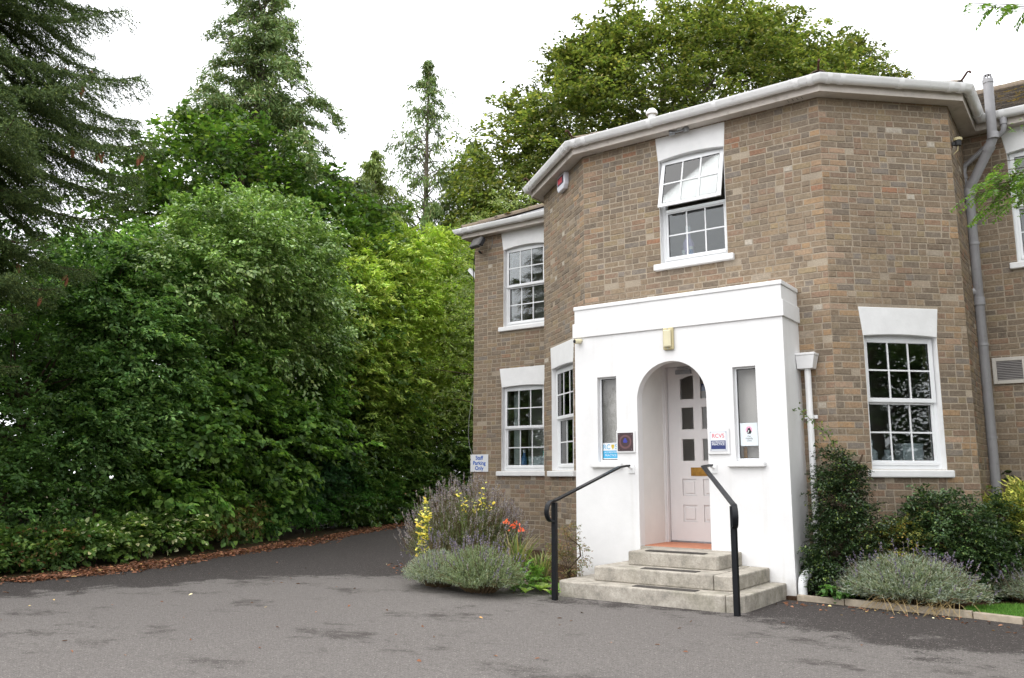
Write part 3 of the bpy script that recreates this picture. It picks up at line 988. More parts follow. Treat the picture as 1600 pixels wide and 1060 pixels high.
for (a, b, c, d) in (wl, wr):
    m.add([fp.P(a, c), fp.P(a, d), fp.P(a, d, -wt), fp.P(a, c, -wt)], [(0, 3, 2, 1)]); m.add([fp.P(b, c), fp.P(b, d), fp.P(b, d, -wt), fp.P(b, c, -wt)], [(0, 1, 2, 3)])
    m.add([fp.P(a, d), fp.P(b, d), fp.P(b, d, -wt), fp.P(a, d, -wt)], [(0, 3, 2, 1)]); m.add([fp.P(a, c), fp.P(b, c), fp.P(b, c, -wt), fp.P(a, c, -wt)], [(0, 1, 2, 3)])
m.build('front_wall', M['wall_paint'], porch, normals=False)
m = MB(); m.box(PXR - wt, PXR, YP + .0005, YB + .02, 0, ZP); m.build('side_wall', M['wall_paint'], porch)
m = MB(); m.box(PXL, PXL + wt, YP + .0005, YB + .25, 0, ZP); m.build('side_wall', M['wall_paint'], porch)
m = MB()
m.box(PXL - .022, PXR + .022, YP - .022, YB + .03, PT - .01, 3.205)
m.build('band', M['wall_paint'], porch, bevel=.006)
MB().box(PXL - .012, PXR + .014, YP - .014, YB + .025, ZP + .001, ZP + .052).build('coping', M['lintel'], porch, bevel=.008)
MB().box(PXL + wt, PXR - wt, YP + wt, YB + .2, 2.76, 2.86).build('ceiling', M['plaster'], porch)
# side lights: frame, glass, sill
for (a, b, c, d) in (wl, wr):
    w = MB(); t = .022
    w.obox(fp, a + .001, a + t, c, d - .001, -.10, -.06); w.obox(fp, b - t, b - .001, c, d - .001, -.10, -.06); w.obox(fp, a + t, b - t, d - .02, d - .001, -.10, -.061); w.obox(fp, a + t, b - t, c, c + .035, -.10, -.061)
    wo2 = w.build('side_light', M['pvc'], porch, bevel=.002)
    MB().obox(fp, a + t, b - t, c + .035, d - .02, -.084, -.08).build('pane', M['side_glass'], wo2)
    q = MB(); e = .007
    q.obox(fp, a + t, a + t + e, c + .035, d - .02, -.086, -.076); q.obox(fp, b - t - e, b - t, c + .035, d - .02, -.086, -.076); q.obox(fp, a + t + e, b - t - e, d - .02 - e, d - .02, -.086, -.076); q.obox(fp, a + t + e, b - t - e, c + .035, c + .035 + e, -.086, -.076)
    q.build('seal', M['seal'], wo2)
    MB().obox(fp, a - .085, b + .075, c - .06, c - .001, -.06, .058).build('sill', M['lintel'], wo2, bevel=.012)
# lobby: passage walls, floor, added pale panels bouncing daylight behind the side lights
m = MB()
m.box(-4.738, -4.692, YP + wt + .001, 9.828, .3, 2.76); m.box(-3.788, -3.742, YP + wt + .001, 9.828, .3, 2.76)
m.box(PXL + wt, -4.7385, 9.33, 9.36, .3, 2.76); m.box(-3.7415, PXR - wt, 9.33, 9.36, .3, 2.76)
m.build('lobby_wall_and_bounce_panel', M['plaster'], porch)
MB().box(-4.66, -3.79, YP + .092, YP + wt, .35, .4545).box(-4.691, -3.789, YP + wt + .0005, 10.4, .35, .4545).build('lobby_floor', M['terracotta'], porch)
# door and frame
YD = 9.90
m = MB()
m.box(-4.735, -4.655, YD - .07, YD + .05, .455, 2.76); m.box(-3.845, -3.745, YD - .07, YD + .05, .455, 2.76); m.box(-4.655, -3.845, YD - .07, YD + .05, 2.66, 2.76)
m.box(-4.70, -4.672, YD - .085, YD - .071, .455, 2.70)
m.build('door_frame', M['door'], porch, bevel=.004)
fd = Fr((-4.65, YD), (1, 0)); DW = .80
cols = [(.17, .355), (.445, .63)]
rows = [(1.45, 1.745), (1.845, 2.145), (2.24, 2.50)]
pans = [(1.03, 1.235), (.71, .915)]
m = MB()
zs = [.475, .71, .915, 1.03, 1.235, 1.45, 1.745, 1.845, 2.145, 2.24, 2.655]
m.obox(fd, 0, .17, .475, 2.655, -.04, 0); m.obox(fd, .63, DW, .475, 2.655, -.04, 0); m.obox(fd, .355, .445, .475, 2.655, -.04, -.0004)
for (a, b) in cols:
    for c, d in ((.475, .71), (.915, 1.03), (1.235, 1.45), (1.745, 1.845), (2.145, 2.24)):
        m.obox(fd, a, b, c, d, -.04, -.0008)
for i, (a, b) in enumerate(cols):           # swept head over the top pair of panes
    pts = [(a, 2.655), (b, 2.655)]
    lo = [2.50, 2.545] if i == 0 else [2.545, 2.50]
    m.prism(fd, [(a, lo[0]), ((a + b) / 2, sum(lo) / 2 + .012), (b, lo[1]), (b, 2.655), (a, 2.655)], -.04, -.0008)
door = m.build('door', M['door'], porch)
for (a, b) in cols:
    for (c, d) in rows:
        dd = d if d < 2.4 else 2.55
        MB().obox(fd, a, b, c, dd, -.026, -.020).build('pane', M['side_glass'], door)
        q = MB(); e = .012
        if d < 2.4:
            q.obox(fd, a + .0005, a + e, c + .0005, d - .0005, -.02, -.004); q.obox(fd, b - e, b - .0005, c + .0005, d - .0005, -.02, -.004); q.obox(fd, a + e, b - e, d - e, d - .0005, -.02, -.004); q.obox(fd, a + e, b - e, c + .0005, c + e, -.02, -.004)
            q.build('glazing_bead', M['door'], door)
    for (c, d) in pans:
        m = MB()
        m.obox(fd, a, b, c, d, -.035, -.014)
        m.obox(fd, a + .028, b - .028, c + .028, d - .028, -.014, -.003)
        m.build('panel', M['door'], door, bevel=.006)
lp = MB().obox(fd, .29, .51, 1.272, 1.378, .0005, .008).build('letter_plate', M['brass'], door, bevel=.003)
MB().obox(fd, .315, .485, 1.296, 1.354, .0085, .013).build('letter_flap', M['brass'], door, bevel=.003)
MB().obox(fd, .13, .34, 2.56, 2.615, .001, .045).build('door_closer', M['steel'], door, bevel=.006)
MB().tube([fd.P(.30, 2.63, .03), fd.P(.20, 2.635, .12), fd.P(.45, 2.66, .05)], .008, 6).build('closer_arm', M['steel'], door)
MB().obox(fd, .0, DW, .456, .473, -.05, .012).build('threshold', M['steel'], door)
# hallway notice seen through the door panes
nb = MB().box(-4.55, -3.9, 10.52, 10.54, 2.40, 2.50).build('notice_strip', M['blue_ink']); tag(nb, 'blue notice strip seen through the top panes of the porch door', 'notice')

# hopper and downpipe at the side of the porch
hx, hy = -2.765, YB - .10
m = MB()
m.add([(hx - .085, hy - .07, 2.47), (hx + .085, hy - .07, 2.47), (hx + .085, hy + .07, 2.47), (hx - .085, hy + .07, 2.47),
       (hx - .095, hy - .09, 2.62), (hx + .115, hy - .09, 2.62), (hx + .115, hy + .09, 2.62), (hx - .095, hy + .09, 2.62)], [(3, 2, 1, 0), (4, 5, 6, 7), (0, 1, 5, 4), (1, 2, 6, 5), (2, 3, 7, 6), (3, 0, 4, 7)])
m.box(hx - .10, hx + .12, hy - .095, hy + .09, 2.621, 2.65)
hop = m.build('hopper', M['gutter'], porch, bevel=.006)
m = MB(); dpx, dpy = hx + .01, hy
m.tube([(dpx, dpy, 2.48), (dpx, dpy, .24), (dpx - .01, dpy - .03, .17), (dpx - .04, dpy - .12, .12)], .036, 12)
m.build('downpipe', M['gutter'], porch, smooth=40)
for z in (1.93, .75): MB().tube([(dpx, dpy, z - .022), (dpx, dpy, z + .022)], .043, 12).box(dpx - .07, dpx + .07, dpy + .03, dpy + .06, z - .02, z + .02).build('pipe_clip', M['gutter'], porch, smooth=40)
m = MB(); sx_, sy_ = -2.80, 9.10
m.tube([(sx_ + .05, sy_ + .10, .27), (sx_ + .03, sy_ + .05, .245), (sx_ + .005, sy_ + .01, .20), (sx_, sy_, .15), (sx_, sy_, .02)], [.045, .047, .047, .047, .047], 14)
m.tube([(sx_, sy_, .035), (sx_, sy_, .015)], .054, 14)
m.build('drain_elbow', M['pvc'], porch, smooth=45)
m = MB().tube([(sx_ + .05, sy_ + .10, .27), (dpx - .02, dpy - .1, .3)], .04, 12).build('drain_pipe', M['gutter'], porch, smooth=45)

# ------------------------------------------------------------------ steps
steps = empty('entrance_steps', (-4.0, 8.4, 0))
tag(steps, 'three worn grey stone steps rising to the arched porch doorway', 'steps')
def chamf(x0, x1, y0, y1, cl, cr):
    out = [(x0, y1)]
    for i in range(5):
        g = math.pi / 2 * i / 4
        out.append((x0 + cl - cl * math.cos(g), y0 + cl - cl * math.sin(g)))
    out += [(x1 - cr, y0), (x1 - cr * .45, y0 + cr * .16), (x1 - cr * .08, y0 + cr * .6), (x1, y0 + cr * 1.1), (x1, y1)]
    return out
def cut(poly, x, left):
    """part of a convex step outline on one side of x"""
    out = []
    n = len(poly)
    for i in range(n):
        a, b = poly[i], poly[(i + 1) % n]
        ia, ib = (a[0] <= x) == left, (b[0] <= x) == left
        if ia: out.append(a)
        if ia != ib:
            t = (x - a[0]) / (b[0] - a[0]); out.append((x, a[1] + t * (b[1] - a[1])))
    return out
def stepp(z0, z1, poly, cuts):
    st = MB().slab([((x - sum(p[0] for p in poly) / len(poly)) * .97 + sum(p[0] for p in poly) / len(poly), y + .03) for x, y in poly], z0, z1 - .012).build('step', M['stone'], steps)
    parts = [poly]
    for c in cuts:
        q = parts.pop(); a = cut(q, c, True); b = cut(q, c, False)
        parts += [[(min(x, c - .0025), y) for x, y in a], [(max(x, c + .0025), y) for x, y in b]]
    for p in parts:
        MB().slab(p, z0 + .001, z1 + rnd.uniform(-.003, .002)).build('step_stone', M['stone'], st, bevel=.014)
    return st
s1 = stepp(-.05, .155, chamf(-5.03, -2.955, 7.76, 9.073, .14, .2), [-3.12])
s2 = stepp(.155, .305, chamf(-4.70, -3.13, 8.03, 9.073, .03, .05), [-3.34])
s3 = stepp(.305, .455, chamf(-4.47, -3.43, 8.38, 9.073, .03, .05), [])
MB().box(-4.667, -3.782, 9.0735, 9.164, .2, .452).build('threshold_stone', M['stone'], s3)
for (x0, x1, y, z, par) in ((-4.30, -3.62, 8.46, .455, s3), (-4.17, -3.55, 8.09, .305, s2), (-4.13, -3.45, 7.82, .155, s1)):
    m = MB(); m.box(x0, x1, y, y + .13, z + .003, z + .006)
    for i in range(4): m.box(x0, x1, y + .012 + i * .03, y + .026 + i * .03, z + .0061, z + .009)
    m.build('grip_strip', M['grip'], par)

# ------------------------------------------------------------------ handrails
def handrail(px, py, wx, label, side):
    t = empty('handrail', (px, py, 0)); tag(t, label, 'handrail', 'handrails beside the porch steps')
    MB().box(px - .025, px + .025, py - .025, py + .025, -.05, .99).build('post', M['black'], t, bevel=.003)
    top = Vector((px, py, 1.005)); wall = Vector((wx, YP - .075, 1.392))
    d = (Vector((wx - .0, YP - .25, 1.385)) - top)
    flat = (wall - top); flat.z = 0; flat.normalize(); sd = Vector((-flat.y, flat.x, 0))
    knee = Vector((wx, YP - .30, 1.372))
    path = [wall, knee]
    dirn = (top - knee).normalized()
    path += [top]
    back = Vector((-flat.x, -flat.y, 0))
    r = .105
    c = top + Vector((0, 0, -r)) + back * .03
    for a in np.linspace(math.radians(75), math.radians(-72), 10):
        path.append(c + back * (r * math.cos(a)) + Vector((0, 0, r * math.sin(a))))
    path.append(Vector((px, py, path[-1].z - .004)))
    m = MB(); vs = []
    hw, hh = .026, .011
    for i, p in enumerate(path):
        a = path[max(i - 1, 0)]; b = path[min(i + 1, len(path) - 1)]
        tt = (b - a).normalized(); nn = sd.cross(tt).normalized()
        for (su, sn) in ((-hw, -hh), (-hw * .8, hh), (hw * .8, hh), (hw, -hh)):
            vs.append(p + sd * su + nn * sn * (-1 if i else -1))
    fs = [(i * 4 + j, i * 4 + (j + 1) % 4, (i + 1) * 4 + (j + 1) % 4, (i + 1) * 4 + j) for i in range(len(path) - 1) for j in range(4)] + [(3, 2, 1, 0), tuple(range(len(vs) - 4, len(vs)))]
    m.add(vs, fs); m.build('rail', M['black'], t, smooth=40)
    MB().box(wx - .04, wx + .04, YP - .012, YP - .001, 1.30, 1.40).tube([(wx, YP - .01, 1.36), (wx, YP - .085, 1.375)], .012, 8).build('wall_bracket', M['lintel'], t, bevel=.002)
    return t
h1 = handrail(-4.846, 7.487, -4.76, 'black metal handrail left of the steps with a looped end and white tab', -1)
MB().box(-4.862, -4.818, 7.452, 7.461, .80, .88).build('white_tab', M['sign'], h1)
MB().lathe((0, 0, 0), [(.033, -.006), (.033, .006)], 16).build('round_disc', M['dark_case'], h1)
dsc = h1.children[-1]; dsc.data.transform(Matrix.Translation((-4.81 + 4.846, 7.453 - 7.487, .715)) @ Matrix.Rotation(math.pi / 2, 4, 'X') @ Matrix.Translation((4.846, 7.487, 0)))
MB().lathe((0, 0, 0), [(.030, -.005), (.030, .005)], 16).build('round_cap', M['dark_case'], h1)
dsc = h1.children[-1]; dsc.data.transform(Matrix.Translation((-4.825 + 4.846, 7.452 - 7.487, .955)) @ Matrix.Rotation(math.pi / 2, 4, 'X') @ Matrix.Translation((4.846, 7.487, 0)))
h2 = handrail(-2.961, 7.648, -3.72, 'black metal handrail right of the steps slanting up to the small poster window', 1)

# ------------------------------------------------------------------ soil stack, grey downpipe, vent grille
sp_ = empty('soil_stack', (-1.2, 11.85, 0)); tag(sp_, 'tall grey plastic soil pipe kinking round the eaves beside the bay', 'pipe')
yq = 11.75
st_pts = [(-1.225, yq, .1), (-1.225, yq, 4.92), (-.955, 11.6, 5.35), (-.895, 11.56, 5.48), (-.885, 11.54, 6.25)]
stack = MB().tube(st_pts, .058, 14).build('pipe', M['grey_pipe'], sp_, smooth=35)
for p, ax in (((-1.225, yq, .95), None), ((-1.225, yq, 3.45), None), ((-1.225, yq, 4.88), None)):
    MB().tube([(p[0], p[1], p[2] - .05), (p[0], p[1], p[2] + .05)], .068, 14).build('collar', M['grey_pipe'], sp_, smooth=35)
for p in ((-.955, 11.6, 5.36), (-1.20, 11.738, 4.96)):
    d = Vector((.27, -.15, .43)).normalized(); q = Vector(p)
    MB().tube([q - d * .03, q + d * .05], .068, 14).build('collar', M['grey_pipe'], sp_, smooth=35)
MB().tube([(-.887, 11.545, 5.46), (-.887, 11.545, 5.54)], .067, 14).build('collar', M['grey_pipe'], sp_, smooth=35)
for z in (4.2, 2.9, 1.75):
    MB().tube([(-1.225, yq, z - .016), (-1.225, yq, z + .016)], .064, 14).tube([(-1.225, yq + .05, z), (-1.225, YW - .01, z)], .012, 6).build('pipe_clip', M['grey_pipe'], sp_, smooth=35)
MB().tube([(-1.225, yq, 3.56), (-1.34, yq - .04, 3.60), (-1.36, 11.4, 3.60)], .05, 12).build('branch', M['grey_pipe'], sp_, smooth=35)
m = MB()
m.lathe((-.885, 11.54, 6.25), [(.064, -.05), (.064, .0), (.052, .004)], 14)
for i in range(8):
    g_ = i * math.pi / 4; m.tube([(-.885 + .048 * math.cos(g_), 11.54 + .048 * math.sin(g_), 6.25), (-.885 + .04 * math.cos(g_), 11.54 + .04 * math.sin(g_), 6.31)], .006, 5)
m.lathe((-.885, 11.54, 6.31), [(.045, 0), (.02, .014)], 12)
m.build('vent_cowl', M['grey_pipe'], sp_, smooth=35)
dp = empty('downpipe', (-1.24, 11.9, 0)); tag(dp, 'thin grey downpipe dropping from the recessed gutter behind the soil pipe', 'pipe')
yd = 11.9
MB().tube([(-.775, 11.755, 5.80), (-.775, 11.755, 5.68), (-.785, 11.77, 5.62), (-1.265, 11.90, 5.30), (-1.285, yd, 5.22), (-1.285, yd, .1)], .034, 12).build('pipe', M['grey_pipe'], dp, smooth=35)
MB().tube([(-.775, 11.755, 5.78), (-.775, 11.755, 5.70)], .042, 12).build('collar', M['grey_pipe'], dp, smooth=35)
MB().tube([(-1.285, yd, 5.12), (-1.285, yd, 5.18)], .041, 12).build('collar', M['grey_pipe'], dp, smooth=35)

vg = empty('vent_grille', (-1.0, YW, 2.6)); tag(vg, 'grey louvred vent grille set in the recessed wall by the soil pipe', 'vent')
g0, g1, gz0, gz1 = sR(-1.17), sR(-.80), 2.42, 2.75
m = MB(); e = .045
m.obox(frR, g0, g0 + e, gz0, gz1, .0, .035); m.obox(frR, g1 - e, g1, gz0, gz1, .0, .035); m.obox(frR, g0 + e, g1 - e, gz1 - e, gz1, .0, .034); m.obox(frR, g0 + e, g1 - e, gz0, gz0 + e, .0, .034)
m.build('frame', M['vent_frame'], vg, bevel=.003)
MB().obox(frR, g0 + e, g1 - e, gz0 + e, gz1 - e, .0065, .009).build('backing', M['dark_case'], vg)
for i in range(11):
    z = gz0 + e + .004 + i * .0215
    MB().prism(Fr(frR.P(g0 + e, 0)[:2], frR.n[:2]), [(.012, z + .016), (.028, z), (.031, z + .003), (.015, z + .019)], -.0, (g1 - g0 - 2 * e) * -1).build('slat', M['louvre'], vg)

# ------------------------------------------------------------------ things fixed to the walls
def text(body, size, fr, s, z, d, mat, parent, align='CENTER', name='lettering', bold=0.0, space=1.0, line=1.0, xs=1.0):
    c = bpy.data.curves.new(name, 'FONT')
    c.body = body; c.size = size; c.align_x = align; c.align_y = 'CENTER'; c.extrude = .0008; c.offset = bold; c.space_character = space; c.space_line = line; c.resolution_u = 3
    o = bpy.data.objects.new(name, c)
    c.materials.append(mat)
    link(o, parent)
    x = Vector(fr.u); n = Vector(fr.n); zz = Vector((0, 0, 1))
    mt = Matrix((x * xs, zz, n)).transposed().to_4x4()
    p = Vector(fr.P(s, z, d)) - rel(parent)
    mt.translation = p
    bpy.context.view_layer.update()
    me = bpy.data.meshes.new_from_object(o)          # set type as plain mesh
    bpy.data.objects.remove(o)
    o = bpy.data.objects.new(name, me)
    link(o, parent)
    o.matrix_local = mt
    return o

sg = empty('parking_sign', (-9.36, YW, 1.5)); tag(sg, 'white square sign reading Staff Parking Only on the brick corner', 'sign')
a0, a1 = sW(-9.57), sW(-9.165)
MB().obox(frW, a0, a1, 1.345, 1.655, .012, .018).build('board', M['sign'], sg, bevel=.002)
for i, t in enumerate(('Staff', 'Parking', 'Only')):
    text(t, .098, frW, (a0 + a1) / 2, 1.592 - i * .092, .0185, M['blue_ink'], sg, bold=.0022)

fl = empty('floodlight', (-9.35, YW - .1, 5.5)); tag(fl, 'grey box floodlight under the eave at the brick corner', 'lamp')
ff = TiltFr(Fr((-9.42, YW - .05), (.97, -.24)), 5.60, .0, math.radians(28))
MB().obox(ff, 0, .27, 5.40, 5.60, .06, .14).build('housing', M['grey_case'], fl, bevel=.012)
MB().obox(ff, .02, .25, 5.42, 5.575, .1405, .145).build('lens', M['grey_case'], fl)
MB().obox(ff, .275, .31, 5.42, 5.59, .05, .13).build('side_cover', M['dark_case'], fl, bevel=.008)
MB().tube([(-9.38, YW - .01, 5.42), (-9.36, YW - .09, 5.43)], .02, 8).build('bracket', M['dark_case'], fl)
cb = MB().tube([(-9.21, YW - .012, 5.45), (-9.14, YW - .012, 5.47), (-9.11, YW - .012, 5.55), (-9.11, YW - .012, 5.70)], .006, 6).build('lamp_cable', M['cable'], fl)

ab = empty('alarm_box', frA.P(1.05, 5.6)); tag(ab, 'white burglar alarm box with a red label under the bay eave', 'alarm box')
al0, al1 = 0.84, 1.17
MB().prism(frA, [(al0 + .05, 5.47), (al1 - .05, 5.47), (al1, 5.53), (al1, 5.715), (al0, 5.715), (al0, 5.53)], .0, .075).build('case', M['alarm'], ab, bevel=.014)
MB().obox(frA, al0 + .03, al1 - .04, 5.56, 5.69, .0755, .0765).build('label_dark', M['alarm_label'], ab)
MB().obox(frA, al0 + .05, al1 - .10, 5.585, 5.67, .0768, .0776).build('label_red', M['alarm_red'], ab)

bl = empty('bulkhead_lamp', fp.P(1.32, 2.9)); tag(bl, 'yellowed oblong bulkhead lamp above the porch arch', 'lamp')
c0 = -4.222 - PXL
MB().obox(fp, c0 - .068, c0 + .068, 2.755, 3.025, .001, .045).build('case', M['cream'], bl, bevel=.016)
MB().obox(fp, c0 - .05, c0 + .05, 2.785, 2.995, .0455, .075).build('lens', M['cream_lens'], bl, bevel=.014)
for z in (2.772, 3.008): MB().tube([fp.P(c0, z, .046), fp.P(c0, z, .052)], .007, 8).build('screw', M['steel'], bl)

cm = empty('security_camera', fp.P(.07, 2.96)); tag(cm, 'small white bullet camera under the left end of the porch band', 'camera')
MB().tube([fp.P(.09, 2.972, .02), fp.P(.06, 2.965, .10)], .032, 12).build('body', M['cream_lens'], cm, smooth=40)
MB().tube([fp.P(.0605, 2.965, .101), fp.P(.06, 2.965, .104)], .024, 12).build('lens', M['ink'], cm)
MB().tube([fp.P(.10, 2.99, .001), fp.P(.09, 2.975, .03)], .022, 10).build('mount', M['cream_lens'], cm, smooth=40)

pl = empty('eave_lamp', (-4.21, YB - .09, ZT)); tag(pl, 'small clear twin spot lamp under the eave above the open window', 'lamp')
MB().lathe((-4.21, YB - .085, ZT - .016), [(.045, -.012), (.045, 0)], 14).build('base', M['lintel'], pl)
for dx in (-.075, .055):
    MB().tube([(-4.21 + dx, YB - .085, ZT - .045), (-4.21 + dx * 1.9, YB - .12, ZT - .05)], [.022, .036], 12).build('spot', M['steel'], pl, smooth=40)
MB().tube([(-4.285, YB - .085, ZT - .04), (-4.155, YB - .085, ZT - .04)], .014, 8).build('stem', M['steel'], pl)

sl_ = empty('dusk_sensor', (PC[0], PC[1] + .2, 5.35)); tag(sl_, 'small cream capped sensor on the far edge of the bay under its eave', 'sensor')
sxx, syy, szz = PC[0] + .07, PC[1] + .12, 5.30
MB().lathe((sxx, syy, szz), [(.035, -.06), (.04, 0)], 12).build('body', M['dark_case'], sl_, smooth=40)
MB().lathe((sxx, syy, szz + .0005), [(.05, 0), (.052, .03), (.03, .042)], 12).build('cap', M['cream'], sl_, smooth=40)
MB().box(PC[0] + .004, sxx, syy - .02, syy + .02, szz - .05, szz - .01).build('bracket', M['dark_case'], sl_)
MB().tube([(sxx, syy, szz - .06), (sxx - .01, syy, szz - .12), (PC[0] + .012, syy, szz - .16)], .006, 6).build('wire', M['cream'], sl_)

wp = empty('white_bracket', (-9.6, YW, 5.0)); tag(wp, 'short white board jutting from the left brick corner above the hedge', 'board')
MB().prism(Fr((-9.80, 12.15), (1, -.05)), [(0, 5.17), (.05, 5.215), (.29, 4.975), (.26, 4.90)], -.03, .03).build('board', M['sign'], wp)
hc = MB().tube([(XW - .02, YW + .03, 5.5), (XW - .06, YW + .03, 5.1), (XW - .05, YW + .03, 4.9)], .008, 6).build('black_cable', M['seal']); tag(hc, 'short black cable hanging from the left eave by the white board', 'cable')
lc = MB().tube([(XW - .01, YW + .02, 2.85), (XW - .06, YW + .01, 2.6), (XW - .10, YW, 2.3), (XW - .11, YW, 2.0), (XW - .08, YW, 1.8), (XW - .01, YW - .005, 1.66)], .006, 6).build('loose_cable', M['cable']); tag(lc, 'thin grey cable bowing out from the corner above the parking sign', 'cable')

# plaques and stickers
p1 = empty('plaque', fp.P(.72, 1.67)); tag(p1, 'dark maroon square plaque with a blue emblem in a white frame left of the arch', 'plaque')
q0, q1, z0, z1 = -4.953 - PXL, -4.70 - PXL, 1.545, 1.812
MB().obox(fp, q0, q1, z0, z1, .001, .022).build('frame', M['lintel'], p1, bevel=.008)
MB().obox(fp, q0 + .022, q1 - .022, z0 + .024, z1 - .024, .0225, .028).build('plate', M['maroon'], p1)
qc, zc = (q0 + q1) / 2, (z0 + z1) / 2
def disc(fr, s, z, d, r0, r1, mat, parent, name, a0=0, a1=2 * math.pi, n=24):
    m = MB()
    for i in range(n):
        g0_, g1_ = a0 + (a1 - a0) * i / n, a0 + (a1 - a0) * (i + 1) / n
        m.add([fr.P(s + r0 * math.cos(g0_), z + r0 * math.sin(g0_), d), fr.P(s + r1 * math.cos(g0_), z + r1 * math.sin(g0_), d), fr.P(s + r1 * math.cos(g1_), z + r1 * math.sin(g1_), d), fr.P(s + r0 * math.cos(g1_), z + r0 * math.sin(g1_), d)], [(0, 1, 2, 3)])
    return m.build(name, mat, parent, normals=False)
disc(fp, qc, zc, .0284, .062, .084, M['plaque_ring'], p1, 'ring')
MB().prism(fp, [(qc - .022, zc - .012), (qc + .022, zc - .012), (qc + .03, zc + .008), (qc + .016, zc + .022), (qc + .012, zc + .04), (qc - .004, zc + .048), (qc - .018, zc + .03), (qc - .03, zc + .008)], .0282, .0292).build('emblem', M['plaque_blue'], p1)
for dx in (-.085, .085):
    for dz in (-.09, .09): MB().tube([fp.P(qc + dx, zc + dz, .028), fp.P(qc + dx, zc + dz, .031)], .004, 8).build('screw', M['steel'], p1)

p2 = empty('plaque', fp.P(1.9, 1.66)); tag(p2, 'navy and white accredited practice plaque framed right of the arch', 'plaque')
q0, q1, z0, z1 = -3.772 - PXL, -3.515 - PXL, 1.512, 1.81
MB().obox(fp, q0, q1, z0, z1, .001, .024).build('frame', M['lintel'], p2, bevel=.008)
MB().obox(fp, q0 + .026, q1 - .026, z0 + .038, z1 - .036, .0245, .030).build('plate', M['plaque_grey'], p2)
MB().obox(fp, q0 + .042, q1 - .042, z0 + .058, z1 - .054, .0302, .0308).build('card', M['sign'], p2)
MB().obox(fp, q0 + .042, q1 - .042, z0 + .058, z0 + .155, .031, .0316).build('panel', M['navy'], p2)
qc = (q0 + q1) / 2
text('RCVS', .066, fp, qc, z1 - .092, .0312, M['red_ink'], p2, xs=.95)
text('ACCREDITED', .026, fp, qc, z0 + .137, .0320, M['sign'], p2, bold=.0004)
text('PRACTICE', .033, fp, qc, z0 + .112, .0320, M['sign'], p2, bold=.0006)
for dx in (-.088, .088):
    for dz in (-.10, .10): MB().tube([fp.P(qc + dx, (z0 + z1) / 2 + dz, .030), fp.P(qc + dx, (z0 + z1) / 2 + dz, .033)], .005, 8).build('screw', M['steel'], p2)

s_1 = empty('window_sticker', fp.P(wl[0] + .1, 1.5)); tag(s_1, 'cyan and white practice sticker low in the left porch window', 'sticker')
q0, q1 = wl[0] + .026, wl[1] - .028; z0 = 1.475
MB().obox(fp, q0, q1, z0, z0 + .20, -.0795, -.0785).build('card', M['sign'], s_1)
MB().obox(fp, q0, q1, z0 + .012, z0 + .105, -.0784, -.0778).build('panel', M['cyan'], s_1)
text('RC', .085, fp, q0 + .052, z0 + .148, -.078, M['cyan'], s_1, xs=.9)
text('S', .085, fp, q1 - .03, z0 + .148, -.078, M['cyan'], s_1)
MB().prism(fp, [(q0 + .118, z0 + .15), (q0 + .138, z0 + .115), (q0 + .158, z0 + .15), (q0 + .158, z0 + .178), (q0 + .118, z0 + .178)], -.0784, -.0778).build('crest', M['gold'], s_1)
text('ACCREDITED', .029, fp, (q0 + q1) / 2, z0 + .083, -.0774, M['sign'], s_1)
text('PRACTICE', .036, fp, (q0 + q1) / 2, z0 + .045, -.0774, M['sign'], s_1)

s_2 = empty('window_poster', fp.P(wr[0] + .1, 1.7)); tag(s_2, 'pale clinic poster with a black cat emblem in the right porch window', 'poster')
q0, q1, z0, z1 = wr[0] + .035, wr[1] - .032, 1.605, 1.86
MB().obox(fp, q0, q1, z0, z1, -.0795, -.0785).build('card', M['box_white'], s_2)
qc = (q0 + q1) / 2
disc(fp, qc, z1 - .075, -.0782, 0, .038, M['pink'], s_2, 'halo')
MB().prism(fp, [(qc - .012, z1 - .045), (qc - .006, z1 - .058), (qc + .008, z1 - .058), (qc + .012, z1 - .045), (qc + .016, z1 - .068), (qc + .030, z1 - .10), (qc + .018, z1 - .122), (qc - .016, z1 - .122), (qc - .028, z1 - .10), (qc - .014, z1 - .07)], -.0780, -.0772).build('cat_emblem', M['ink'], s_2)
MB().prism(fp, [(qc - .006, z1 - .080), (qc + .004, z1 - .084), (qc - .010, z1 - .115), (qc - .018, z1 - .11)], -.0770, -.0764).build('emblem_flash', M['sign'], s_2)
for i, t in enumerate(('Cat', 'Friendly', 'Clinic')): text(t, .026, fp, qc, z0 + .105 - i * .024, -.078, M['grey_case'], s_2)
bk = MB().obox(fp, wr[0] + .03, wr[0] + .065, 1.47, 1.595, -.20, -.17).build('brass_bolt', M['brass']); tag(bk, 'brass fitting seen low inside the right porch window under the poster', 'fitting')

# things on the window boards inside
def carton(fr, s0, s1, z0, z1, d0, d1, mat, label):
    t = empty('box', fr.P((s0 + s1) / 2, z0, (d0 + d1) / 2)); tag(t, label, 'box')
    MB().obox(fr, s0, s1, z0, z1 - .03, d0 + .004, d1 - .004).build('body', mat, t, bevel=.004)
    MB().obox(fr, s0 - .004, s1 + .004, z1 - .0295, z1, d0, d1).build('lid', mat, t, bevel=.004)
def bottle(fr, s, z, d, r, h, mat, label):
    p = fr.P(s, z, d); t = empty('bottle', p); tag(t, label, 'bottle')
    MB().lathe(p, [(r, 0), (r, h * .62), (r * .45, h * .76), (r * .4, h * .86)], 12).build('body', mat, t, smooth=40)
    MB().lathe(p, [(r * .5, h * .861), (r * .5, h)], 12).build('cap', M['box_white'], t, smooth=40)
def board(fr, o):
    b = MB().obox(fr, o[0] - .1, o[1] + .1, o[2] - .06, o[2] - .02, -.62, -.29).build('window_board', M['plaster'], house)
